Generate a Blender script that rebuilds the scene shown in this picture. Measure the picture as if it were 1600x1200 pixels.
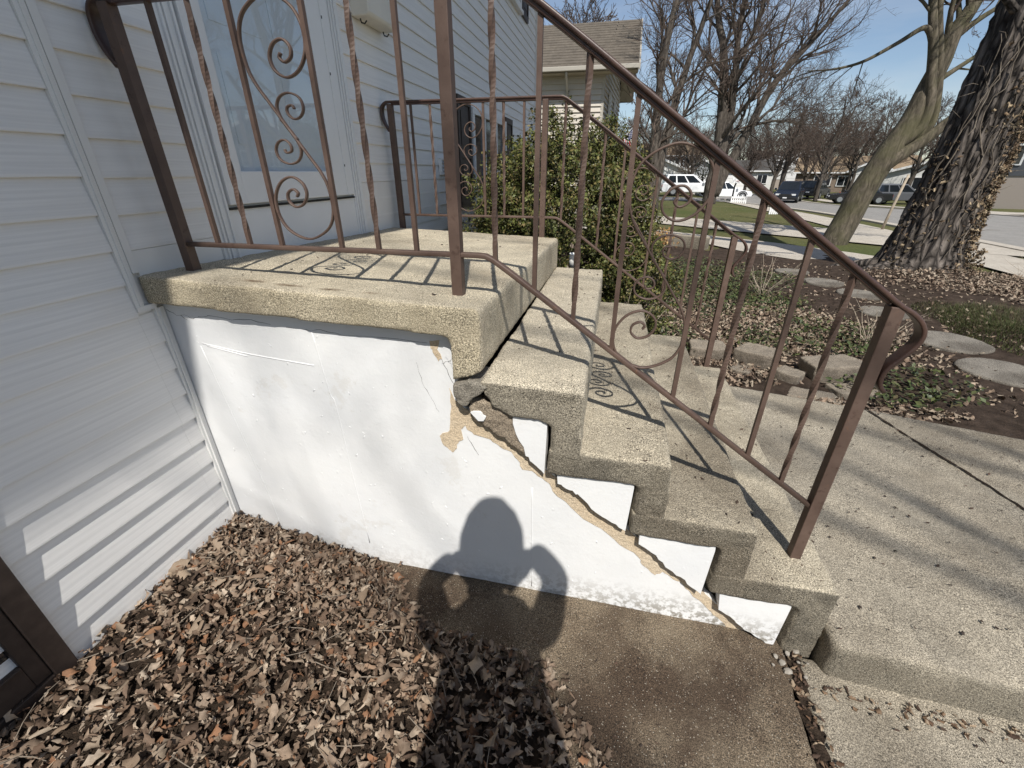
import bpy, bmesh, math, random
import numpy as np
from mathutils import Vector, Matrix, noise as mn
from mathutils.geometry import tessellate_polygon

for o in list(bpy.data.objects):
    bpy.data.objects.remove(o)
S = bpy.context.scene
COL = S.collection
R = math.radians
rng = random.Random(7)
nrg = np.random.default_rng(11)

# ------------------------------------------------------------------ camera, sky, sun, exposure
CAM = (1.6063, -1.1737, 1.5958)
cam = bpy.data.cameras.new("camera")
camo = bpy.data.objects.new("camera", cam)
COL.objects.link(camo)
camo.location = CAM
camo.rotation_euler = (math.pi / 2 - 0.4635, 0, 0.2186)
cam.sensor_width = 36
cam.lens = 14.974
cam.clip_start = 0.02
cam.clip_end = 2000
S.camera = camo

SUN_AZ, SUN_EL = R(16), R(51)          # travel direction: towards +y and a little towards the house (-x)
sund = Vector((-math.sin(SUN_AZ) * math.cos(SUN_EL), math.cos(SUN_AZ) * math.cos(SUN_EL), -math.sin(SUN_EL)))
w = bpy.data.worlds.new("World")
S.world = w
w.use_nodes = True
wn, wl = w.node_tree.nodes, w.node_tree.links
wn.clear()
sky = wn.new("ShaderNodeTexSky")
sky.sky_type = 'NISHITA'
sky.sun_disc = False
sky.sun_elevation = SUN_EL
sky.sun_rotation = math.atan2(-sund.x, -sund.y)
sky.altitude = 200
sky.air_density = 1.0
sky.dust_density = 0.25
sky.ozone_density = 2.8
tc = wn.new("ShaderNodeTexCoord")
mp = wn.new("ShaderNodeMapping")
mp.inputs['Scale'].default_value = (1.2, 1.2, 5.0)
cl = wn.new("ShaderNodeTexNoise")
cl.inputs['Scale'].default_value = 1.7
cl.inputs['Detail'].default_value = 7
cl.inputs['Roughness'].default_value = 0.55
cr = wn.new("ShaderNodeMapRange")
cr.inputs[1].default_value = 0.42
cr.inputs[2].default_value = 0.78
cr.inputs[3].default_value = 0.06
cr.inputs[4].default_value = 0.42
mx = wn.new("ShaderNodeMix")
mx.data_type = 'RGBA'
mx.inputs[7].default_value = (8.2, 8.0, 7.7, 1)
bg = wn.new("ShaderNodeBackground")
bg.inputs['Strength'].default_value = 0.095
wo = wn.new("ShaderNodeOutputWorld")
wl.new(tc.outputs['Generated'], mp.inputs[0])
wl.new(mp.outputs[0], cl.inputs['Vector'])
wl.new(cl.outputs[0], cr.inputs[0])
wl.new(cr.outputs[0], mx.inputs[0])
wl.new(sky.outputs[0], mx.inputs[6])
wl.new(mx.outputs[2], bg.inputs[0])
wl.new(bg.outputs[0], wo.inputs[0])

sl = bpy.data.lights.new("sun", 'SUN')
sl.energy = 5.0
sl.angle = R(0.55)
sl.color = (1.0, 0.96, 0.89)
so = bpy.data.objects.new("sun", sl)
COL.objects.link(so)
so.rotation_euler = sund.to_track_quat('-Z', 'Y').to_euler()
so.location = (4, -8, 12)
S.render.engine = 'CYCLES'
S.view_settings.view_transform = 'Standard'
S.view_settings.look = 'None'
S.view_settings.exposure = 0.12
S.view_settings.gamma = 1
S.view_settings.use_curve_mapping = False

# ------------------------------------------------------------------ materials
class NT:
    def __init__(s, name):
        s.m = bpy.data.materials.new(name)
        s.m.use_nodes = True
        s.n, s.l = s.m.node_tree.nodes, s.m.node_tree.links
        s.b = s.n['Principled BSDF']
        s.b.inputs['Specular IOR Level'].default_value = 0.3
        s.tc = s.n.new("ShaderNodeTexCoord")
        s.pos = s.tc.outputs['Object']
    def geo(s):
        g = s.n.new("ShaderNodeNewGeometry")
        return g
    def scaled(s, sc):
        mpn = s.n.new("ShaderNodeMapping")
        mpn.inputs['Scale'].default_value = sc
        s.l.new(s.pos, mpn.inputs[0])
        return mpn.outputs[0]
    def noise(s, scale, detail=4, rough=0.55, vec=None, dist=0):
        t = s.n.new("ShaderNodeTexNoise")
        t.inputs['Scale'].default_value = scale
        t.inputs['Detail'].default_value = detail
        t.inputs['Roughness'].default_value = rough
        t.inputs['Distortion'].default_value = dist
        s.l.new(vec or s.pos, t.inputs['Vector'])
        return t.outputs[0]
    def voro(s, scale, feature='F1', vec=None, out=0, rand=1):
        t = s.n.new("ShaderNodeTexVoronoi")
        t.feature = feature
        t.inputs['Scale'].default_value = scale
        t.inputs['Randomness'].default_value = rand
        s.l.new(vec or s.pos, t.inputs['Vector'])
        return t.outputs[out]
    def ramp(s, f, pts):
        r = s.n.new("ShaderNodeValToRGB")
        els = r.color_ramp.elements
        while len(els) < len(pts):
            els.new(0.5)
        for e, (p, c) in zip(els, pts):
            e.position = p
            e.color = (*c, 1) if not isinstance(c, (int, float)) else (c, c, c, 1)
        s.l.new(f, r.inputs[0])
        return r.outputs[0]
    def rng(s, f, a, b, c, d):
        r = s.n.new("ShaderNodeMapRange")
        for i, v in zip((1, 2, 3, 4), (a, b, c, d)):
            r.inputs[i].default_value = v
        s.l.new(f, r.inputs[0])
        return r.outputs[0]
    def mix(s, f, a, b, mode='MIX'):
        x = s.n.new("ShaderNodeMix")
        x.data_type = 'RGBA'
        x.blend_type = mode
        for i, v in ((0, f), (6, a), (7, b)):
            if isinstance(v, (int, float)):
                x.inputs[i].default_value = v if i == 0 else (v, v, v, 1)
            elif isinstance(v, tuple):
                x.inputs[i].default_value = (*v, 1)
            else:
                s.l.new(v, x.inputs[i])
        return x.outputs[2]
    def math(s, op, a, b=None):
        x = s.n.new("ShaderNodeMath")
        x.operation = op
        for i, v in ((0, a), (1, b)):
            if v is None:
                continue
            if isinstance(v, (int, float)):
                x.inputs[i].default_value = v
            else:
                s.l.new(v, x.inputs[i])
        return x.outputs[0]
    def bump(s, h, strength=0.4, dist=0.01, prev=None):
        b = s.n.new("ShaderNodeBump")
        b.inputs['Strength'].default_value = strength
        b.inputs['Distance'].default_value = dist
        s.l.new(h, b.inputs['Height'])
        if prev:
            s.l.new(prev, b.inputs['Normal'])
        s.l.new(b.outputs[0], s.b.inputs['Normal'])
        return b.outputs[0]
    def color(s, c):
        if isinstance(c, tuple):
            s.b.inputs['Base Color'].default_value = (*c, 1)
        else:
            s.l.new(c, s.b.inputs['Base Color'])
    def rough(s, r):
        if isinstance(r, (int, float)):
            s.b.inputs['Roughness'].default_value = r
        else:
            s.l.new(r, s.b.inputs['Roughness'])

M = {}
def concrete(name, light, dark, front=None, ff=0.0, stain=None, stain_amt=0.5, speck=1.0, brush=None):
    t = NT(name)
    big = t.noise(2.3, 5, 0.6)
    mid = t.noise(14, 4, 0.6)
    c = t.mix(t.ramp(big, [(0.38, 0), (0.66, 1)]), light, dark)
    c = t.mix(t.rng(mid, 0.3, 0.7, 0.0, 0.55), c, tuple(0.72 * x for x in light))
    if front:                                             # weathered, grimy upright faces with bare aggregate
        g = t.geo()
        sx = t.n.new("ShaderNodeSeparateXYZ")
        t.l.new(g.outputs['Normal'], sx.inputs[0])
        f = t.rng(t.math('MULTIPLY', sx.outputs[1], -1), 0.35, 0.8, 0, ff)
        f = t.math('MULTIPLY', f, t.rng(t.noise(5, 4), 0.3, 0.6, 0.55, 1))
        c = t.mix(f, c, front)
    if stain:
        c = t.mix(t.math('MULTIPLY', t.ramp(t.noise(1.6, 6, 0.65), [(0.44, 0), (0.62, 1)]), stain_amt), c, stain)
    fine = t.noise(330, 2, 0.6)
    sp = t.ramp(fine, [(0.36, 0.12), (0.5, 0.95), (0.64, 1.75)])
    patch = t.rng(t.noise(3.7, 5, 0.65), 0.36, 0.62, 0.45 * speck, min(1.0, 1.0 * speck))
    c = t.mix(patch, c, sp, 'MULTIPLY')
    c = t.mix(min(1.0, 0.55 * speck), c, t.ramp(t.noise(190, 3, 0.7), [(0.36, 0.4), (0.5, 1.0), (0.64, 1.45)]), 'MULTIPLY')
    vs = t.voro(170)
    c = t.mix(t.math('MULTIPLY', t.ramp(vs, [(0.12, 1), (0.24, 0)]), 0.5 * speck), c, (0.055, 0.045, 0.035))
    vl = t.voro(95)
    c = t.mix(t.math('MULTIPLY', t.ramp(vl, [(0.08, 1), (0.18, 0)]), 0.5 * speck), c, (0.62, 0.57, 0.48))
    t.color(c)
    t.rough(0.95)
    h = t.math('ADD', t.math('MULTIPLY', fine, 0.5), t.math('MULTIPLY', mid, 0.8))
    h = t.math('ADD', h, t.math('MULTIPLY', t.noise(60, 4, 0.7), 1.0))
    t.bump(h, 0.8, 0.007)
    M[name] = t.m
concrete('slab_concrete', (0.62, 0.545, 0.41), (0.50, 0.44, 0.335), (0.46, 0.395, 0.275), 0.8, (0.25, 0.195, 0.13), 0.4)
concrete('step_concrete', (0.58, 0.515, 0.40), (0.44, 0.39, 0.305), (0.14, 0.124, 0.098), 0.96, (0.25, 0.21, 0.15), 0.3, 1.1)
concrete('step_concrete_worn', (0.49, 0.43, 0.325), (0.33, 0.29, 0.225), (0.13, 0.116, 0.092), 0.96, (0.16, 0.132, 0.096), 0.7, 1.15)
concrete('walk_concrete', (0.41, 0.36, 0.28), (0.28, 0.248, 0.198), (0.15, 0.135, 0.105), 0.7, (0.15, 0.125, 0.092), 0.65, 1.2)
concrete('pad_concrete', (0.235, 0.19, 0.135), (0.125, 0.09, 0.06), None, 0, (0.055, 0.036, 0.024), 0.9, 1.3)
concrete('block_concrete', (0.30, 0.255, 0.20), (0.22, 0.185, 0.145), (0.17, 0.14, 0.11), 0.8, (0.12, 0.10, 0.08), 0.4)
concrete('stone_concrete', (0.25, 0.225, 0.19), (0.17, 0.155, 0.13), None, 0, (0.09, 0.075, 0.06), 0.7, 1.3)
concrete('sidewalk_concrete', (0.52, 0.47, 0.40), (0.44, 0.40, 0.34), None, 0, (0.33, 0.29, 0.24), 0.3, 0.5)
concrete('road_asphalt', (0.30, 0.285, 0.265), (0.25, 0.24, 0.225), None, 0, (0.2, 0.19, 0.175), 0.4, 0.4)
concrete('mortar', (0.70, 0.565, 0.40), (0.60, 0.47, 0.32), None, 0, (0.72, 0.63, 0.50), 0.5, 0.3)
concrete('brown_mortar', (0.34, 0.28, 0.21), (0.26, 0.21, 0.16), None, 0, (0.13, 0.10, 0.07), 0.6, 0.8)
concrete('chunk_mortar', (0.26, 0.235, 0.195), (0.2, 0.18, 0.15), None, 0, (0.15, 0.13, 0.11), 0.5, 0.7)
concrete('dark_core', (0.05, 0.042, 0.034), (0.03, 0.026, 0.02), None, 0, None, 0, 0.6)

def slab_stains():
    t = M['slab_concrete'].node_tree
    b = t.nodes['Principled BSDF']
    src = b.inputs['Base Color'].links[0].from_socket
    tcn = t.nodes.new("ShaderNodeTexCoord")
    prev = src
    for (x, y, rx, ry, am) in ((0.42, 0.07, 0.055, 0.022, 0.7), (0.56, 0.065, 0.07, 0.02, 0.75), (0.72, 0.06, 0.06, 0.022, 0.6), (0.86, 0.06, 0.045, 0.016, 0.4), (1.0, 0.9, 0.10, 0.06, 0.25)):
        mpn = t.nodes.new("ShaderNodeMapping")
        mpn.inputs['Location'].default_value = (-x / rx, -y / ry, 0)
        mpn.inputs['Scale'].default_value = (1 / rx, 1 / ry, 0.0)
        t.links.new(tcn.outputs['Object'], mpn.inputs[0])
        gr = t.nodes.new("ShaderNodeTexGradient")
        gr.gradient_type = 'SPHERICAL'
        t.links.new(mpn.outputs[0], gr.inputs[0])
        nz = t.nodes.new("ShaderNodeTexNoise")
        nz.inputs['Scale'].default_value = 45
        nz.inputs['Detail'].default_value = 5
        t.links.new(tcn.outputs['Object'], nz.inputs[0])
        mu = t.nodes.new("ShaderNodeMath")
        mu.operation = 'MULTIPLY'
        t.links.new(gr.outputs[1], mu.inputs[0])
        t.links.new(nz.outputs[0], mu.inputs[1])
        m2 = t.nodes.new("ShaderNodeMath")
        m2.operation = 'MULTIPLY'
        m2.use_clamp = True
        m2.inputs[1].default_value = am * 3
        t.links.new(mu.outputs[0], m2.inputs[0])
        mxn = t.nodes.new("ShaderNodeMix")
        mxn.data_type = 'RGBA'
        mxn.inputs[7].default_value = (0.12, 0.075, 0.04, 1)
        t.links.new(m2.outputs[0], mxn.inputs[0])
        t.links.new(prev, mxn.inputs[6])
        prev = mxn.outputs[2]
    t.links.new(prev, b.inputs['Base Color'])
slab_stains()

def painted_wall():
    t = NT('wall_paint')
    big = t.noise(3.2, 4, 0.5)
    c = t.mix(t.rng(big, 0.35, 0.65, 0, 1), (0.80, 0.80, 0.795), (0.755, 0.76, 0.765))
    # grime and flaked paint low on the wall: a band that follows the wall's foot
    sx = t.n.new("ShaderNodeSeparateXYZ")
    t.l.new(t.pos, sx.inputs[0])
    low = t.rng(sx.outputs[2], 0.0, 0.15, 1.0, 0.0)
    xs = t.rng(sx.outputs[0], 1.2, 2.0, 0.25, 1.0)
    g = t.math('MULTIPLY', t.math('MULTIPLY', low, xs), t.ramp(t.noise(38, 6, 0.7), [(0.45, 0), (0.56, 1)]))
    c = t.mix(g, c, (0.22, 0.195, 0.155))
    pk = t.math('MULTIPLY', t.ramp(t.noise(3.0, 8, 0.75), [(0.60, 0), (0.635, 1)]), 0.30)
    c = t.mix(pk, c, (0.60, 0.57, 0.52))
    spk = t.math('MULTIPLY', t.ramp(t.voro(24), [(0.035, 1), (0.06, 0)]), 0.35)
    c = t.mix(spk, c, (0.42, 0.43, 0.44))
    t.color(c)
    t.rough(0.5)
    b1 = t.bump(t.noise(7, 5, 0.5), 0.35, 0.012)
    b2 = t.bump(t.math('MULTIPLY', t.ramp(t.voro(21, vec=t.scaled((1, 1, 0.7))), [(0.02, 1), (0.16, 0)]), t.rng(t.noise(6, 4), 0.45, 0.65, 0, 1)), 0.35, 0.004, b1)
    t.bump(t.noise(90, 3, 0.6), 0.22, 0.003, b2)
    M['wall_paint'] = t.m
painted_wall()

def plain(name, c, rough=0.6, var=0.12, scale=6.0, bump=0.0, bscale=80, metal=0.0, spec=0.3, sc=None):
    t = NT(name)
    v = t.scaled(sc) if sc else None
    n = t.noise(scale, 5, 0.6, v)
    t.color(t.mix(t.rng(n, 0.3, 0.7, 0, 1), tuple(x * (1 - var) for x in c), tuple(min(1, x * (1 + var)) for x in c)))
    t.rough(rough)
    t.b.inputs['Metallic'].default_value = metal
    t.b.inputs['Specular IOR Level'].default_value = spec
    if bump:
        t.bump(t.noise(bscale, 4, 0.6, v), bump, 0.004)
    M[name] = t.m
    return t
plain('siding_white', (0.80, 0.785, 0.765), 0.45, 0.07, 2.0, 0.25, 40, sc=(30, 1.2, 60))
plain('trim_white', (0.77, 0.76, 0.74), 0.4, 0.04, 3.0)
plain('door_white', (0.76, 0.765, 0.77), 0.35, 0.03, 3.0)
plain('inner_door', (0.78, 0.78, 0.775), 0.5, 0.04, 3.0)
plain('cream_metal', (0.68, 0.645, 0.57), 0.4, 0.06, 8.0)
plain('dark_brown', (0.045, 0.033, 0.028), 0.45, 0.25, 20, 0.1, 60)
plain('dark_metal', (0.02, 0.02, 0.02), 0.5, 0.2)
plain('rubber_black', (0.015, 0.015, 0.016), 0.8, 0.2)
plain('rim_grey', (0.35, 0.36, 0.37), 0.35, 0.1, metal=0.6)
plain('car_white', (0.78, 0.79, 0.80), 0.25, 0.02, spec=0.5)
plain('car_navy', (0.012, 0.017, 0.03), 0.22, 0.1, spec=0.5)
plain('car_black', (0.012, 0.012, 0.013), 0.25, 0.1, spec=0.5)
plain('car_grey', (0.10, 0.105, 0.115), 0.25, 0.05, spec=0.5)
plain('car_glass', (0.012, 0.015, 0.018), 0.08, 0.1, spec=0.6)
plain('lamp_lens', (0.65, 0.66, 0.66), 0.15, 0.05, spec=0.6)
plain('red_lens', (0.30, 0.01, 0.01), 0.2, 0.1, spec=0.6)
plain('plastic_white', (0.80, 0.80, 0.79), 0.4, 0.03)
plain('paper_white', (0.80, 0.79, 0.76), 0.7, 0.06, 20)
plain('pole_grey', (0.52, 0.53, 0.54), 0.45, 0.06)
plain('hydrant_red', (0.42, 0.03, 0.02), 0.45, 0.15)
plain('tan_siding', (0.50, 0.455, 0.39), 0.6, 0.05, 2)
plain('tan_trim', (0.38, 0.35, 0.30), 0.6, 0.05, 2)
plain('soffit_tan', (0.30, 0.26, 0.20), 0.7, 0.1, 2)
plain('grey_siding', (0.33, 0.34, 0.35), 0.6, 0.05, 1)
plain('charcoal_siding', (0.085, 0.09, 0.10), 0.6, 0.08, 1)
plain('pale_siding', (0.62, 0.62, 0.60), 0.6, 0.05, 1)
plain('pale_brick', (0.36, 0.31, 0.27), 0.8, 0.2, 30)
plain('brown_wall', (0.20, 0.155, 0.12), 0.8, 0.2, 3)
plain('garage_white', (0.74, 0.74, 0.73), 0.5, 0.03, 1)
plain('cloth_dark', (0.03, 0.032, 0.04), 0.9, 0.2)
plain('skin_tone', (0.48, 0.30, 0.22), 0.6, 0.08)
plain('twig_grey', (0.23, 0.19, 0.15), 0.9, 0.25, 12)
plain('stem_pale', (0.36, 0.30, 0.23), 0.9, 0.2, 12)
plain('pebble', (0.33, 0.30, 0.26), 0.9, 0.2, 30)

def shingles(name, c):
    t = NT(name)
    n = t.noise(2.5, 5, 0.7)
    n2 = t.noise(9, 3, 0.7, t.scaled((1.2, 1.2, 1)))
    col = t.mix(t.rng(n, 0.3, 0.7, 0, 1), tuple(x * 0.72 for x in c), tuple(x * 1.25 for x in c))
    col = t.mix(t.rng(n2, 0.35, 0.65, 0, 0.6), col, tuple(x * 0.55 for x in c))
    t.color(col)
    t.rough(0.95)
    t.bump(t.noise(40, 3), 0.4, 0.01)
    M[name] = t.m
shingles('shingle_brown', (0.135, 0.115, 0.092))
shingles('shingle_tan', (0.27, 0.20, 0.13))
shingles('shingle_dark', (0.075, 0.07, 0.065))

def iron():
    t = NT('brown_iron')
    n = t.noise(9, 5, 0.65)
    c = t.mix(t.rng(n, 0.35, 0.7, 0, 1), (0.088, 0.056, 0.044), (0.13, 0.086, 0.067))
    r = t.math('MULTIPLY', t.ramp(t.noise(34, 6, 0.7), [(0.57, 0), (0.68, 1)]), 0.75)
    c = t.mix(r, c, (0.055, 0.03, 0.022))
    r2 = t.math('MULTIPLY', t.ramp(t.noise(21, 6, 0.75, t.scaled((1, 1.3, 0.8))), [(0.62, 0), (0.7, 1)]), 0.5)
    c = t.mix(r2, c, (0.22, 0.10, 0.05))
    t.color(c)
    t.rough(t.rng(n, 0.3, 0.7, 0.42, 0.62))
    t.b.inputs['Specular IOR Level'].default_value = 0.4
    t.bump(t.noise(120, 4, 0.7), 0.25, 0.002)
    M['brown_iron'] = t.m
    t = NT('dark_rail')
    n = t.noise(11, 5, 0.65)
    c = t.mix(t.rng(n, 0.35, 0.7, 0, 1), (0.05, 0.028, 0.023), (0.09, 0.05, 0.038))
    t.color(c)
    t.rough(0.42)
    t.b.inputs['Specular IOR Level'].default_value = 0.5
    t.bump(t.noise(90, 4, 0.7), 0.2, 0.002)
    M['dark_rail'] = t.m
iron()

def bark(name, a, b, moss=None, scale=(18, 18, 3.0), bs=0.9):
    t = NT(name)
    v = t.scaled(scale)
    n = t.noise(1.0, 6, 0.7, v, 0.6)
    c = t.ramp(n, [(0.32, tuple(x * 0.35 for x in a)), (0.5, a), (0.68, b)])
    if moss:
        c = t.mix(t.math('MULTIPLY', t.ramp(t.noise(2.2, 5, 0.6), [(0.42, 0), (0.62, 1)]), 0.6), c, moss)
    t.color(c)
    t.rough(0.95)
    t.bump(n, bs, 0.03)
    M[name] = t.m
bark('bark_old', (0.08, 0.066, 0.056), (0.21, 0.18, 0.157), None, (22, 22, 3.2), 1.0)
def old_bark():
    t = NT('bark_old')
    v = t.scaled((13, 13, 2.2))
    wob = t.n.new("ShaderNodeMix")
    wob.data_type = 'RGBA'
    wob.inputs[0].default_value = 0.22
    nz = t.n.new("ShaderNodeTexNoise")
    nz.inputs['Scale'].default_value = 1.3
    nz.inputs['Detail'].default_value = 5
    t.l.new(v, nz.inputs[0])
    t.l.new(v, wob.inputs[6])
    t.l.new(nz.outputs[1], wob.inputs[7])
    e = t.voro(1.0, 'DISTANCE_TO_EDGE', wob.outputs[2])
    fur = t.ramp(e, [(0.0, 0.0), (0.10, 0.35), (0.32, 1.0)])
    n = t.noise(1.6, 7, 0.75, v)
    c = t.mix(fur, (0.022, 0.018, 0.015), t.ramp(n, [(0.3, (0.10, 0.083, 0.07)), (0.52, (0.165, 0.14, 0.122)), (0.7, (0.26, 0.23, 0.20))]))
    t.color(c)
    t.rough(0.97)
    b1 = t.bump(fur, 1.0, 0.035)
    t.bump(n, 0.7, 0.015, b1)
    M['bark_old'] = t.m
old_bark()
bark('bark_moss', (0.095, 0.08, 0.058), (0.18, 0.15, 0.112), (0.10, 0.095, 0.048), (14, 14, 3))
bark('bark_grey', (0.075, 0.063, 0.052), (0.165, 0.14, 0.117), None, (14, 14, 2.5), 0.6)
bark('twigs', (0.095, 0.07, 0.056), (0.165, 0.125, 0.10), None, (6, 6, 6), 0.3)
bark('vine', (0.17, 0.14, 0.11), (0.30, 0.26, 0.21), None, (30, 30, 8), 0.4)

def leafmat(name, attr=True, cols=None, rough=0.8, trans=0.25):
    t = NT(name)
    if attr:
        a = t.n.new("ShaderNodeAttribute")
        a.attribute_name = "Col"
        c = a.outputs['Color']
    else:
        oi = t.n.new("ShaderNodeObjectInfo")
        c = t.ramp(oi.outputs['Random'], cols)
    c = t.mix(t.rng(t.noise(60, 4, 0.6), 0.3, 0.7, 0.0, 0.5), c, (0.05, 0.035, 0.025), 'MIX')
    t.color(c)
    t.rough(rough)
    t.b.inputs['Specular IOR Level'].default_value = 0.25
    t.bump(t.noise(150, 3, 0.6), 0.3, 0.002)
    M[name] = t.m
DEAD = [(0.0, (0.27, 0.195, 0.14)), (0.2, (0.36, 0.28, 0.205)), (0.4, (0.22, 0.155, 0.105)), (0.55, (0.40, 0.32, 0.24)),
        (0.7, (0.20, 0.135, 0.09)), (0.85, (0.36, 0.28, 0.21)), (1.0, (0.30, 0.16, 0.085))]
leafmat('dead_leaf_mass')
leafmat('dead_leaf', False, DEAD)
leafmat('green_leaf_mass', rough=0.45)

def soil(name, a, b, sc=9):
    t = NT(name)
    n = t.noise(sc, 7, 0.7)
    c = t.ramp(n, [(0.3, a), (0.55, b), (0.75, tuple(x * 1.6 for x in b))])
    t.color(c)
    t.rough(1.0)
    t.b.inputs['Specular IOR Level'].default_value = 0.1
    t.bump(t.math('ADD', n, t.noise(70, 5, 0.7)), 0.9, 0.02)
    M[name] = t.m
soil('garden_soil', (0.028, 0.02, 0.015), (0.065, 0.047, 0.036))
soil('leaf_mould', (0.022, 0.015, 0.011), (0.05, 0.036, 0.026), 30)

def lawn():
    t = NT('lawn')
    n = t.noise(0.35, 6, 0.6)
    n2 = t.noise(9, 6, 0.7)
    c = t.mix(t.rng(n, 0.35, 0.65, 0, 1), (0.085, 0.105, 0.035), (0.155, 0.135, 0.065))
    c = t.mix(t.rng(n2, 0.35, 0.7, 0, 0.7), c, (0.06, 0.065, 0.028))
    c = t.mix(t.math('MULTIPLY', t.ramp(t.noise(22, 4, 0.7), [(0.6, 0), (0.7, 1)]), 0.5), c, (0.22, 0.17, 0.10))
    t.color(c)
    t.rough(1.0)
    t.b.inputs['Specular IOR Level'].default_value = 0.1
    t.bump(n2, 1.0, 0.05)
    M['lawn'] = t.m
lawn()

def glass(name, tint=(0.94, 0.965, 0.985)):
    t = NT(name)
    t.n.remove(t.b)
    tr = t.n.new("ShaderNodeBsdfTransparent")
    tr.inputs[0].default_value = (*tint, 1)
    gl = t.n.new("ShaderNodeBsdfGlossy")
    gl.inputs['Roughness'].default_value = 0.015
    fr = t.n.new("ShaderNodeLayerWeight")
    f = t.math('ADD', t.math('MULTIPLY', t.math('POWER', fr.outputs[1], 3.0), 0.5), 0.05)
    mixs = t.n.new("ShaderNodeMixShader")
    t.l.new(f, mixs.inputs[0])
    t.l.new(tr.outputs[0], mixs.inputs[1])
    t.l.new(gl.outputs[0], mixs.inputs[2])
    t.l.new(mixs.outputs[0], t.n['Material Output'].inputs[0])
    M[name] = t.m
glass('clear_glass')
plain('window_dark', (0.02, 0.023, 0.027), 0.06, 0.1, spec=0.8)

def flagmat():
    t = NT('flag_cloth')
    sx = t.n.new("ShaderNodeSeparateXYZ")
    t.l.new(t.tc.outputs['UV'], sx.inputs[0])
    st = t.math('MODULO', t.math('FLOOR', t.math('MULTIPLY', sx.outputs[1], 13)), 2)
    c = t.mix(st, (0.45, 0.03, 0.05), (0.75, 0.74, 0.72))
    canton = t.math('MULTIPLY', t.math('LESS_THAN', sx.outputs[0], 0.4), t.math('GREATER_THAN', sx.outputs[1], 0.4615))
    mpn = t.n.new("ShaderNodeMapping")
    mpn.inputs['Scale'].default_value = (15, 11, 1)
    t.l.new(t.tc.outputs['UV'], mpn.inputs[0])
    star = t.ramp(t.voro(1.0, vec=mpn.outputs[0], rand=0), [(0.25, 1), (0.3, 0)])
    c = t.mix(canton, c, t.mix(star, (0.02, 0.03, 0.12), (0.75, 0.75, 0.75)))
    t.color(c)
    t.rough(0.8)
    M['flag_cloth'] = t.m
flagmat()

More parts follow.
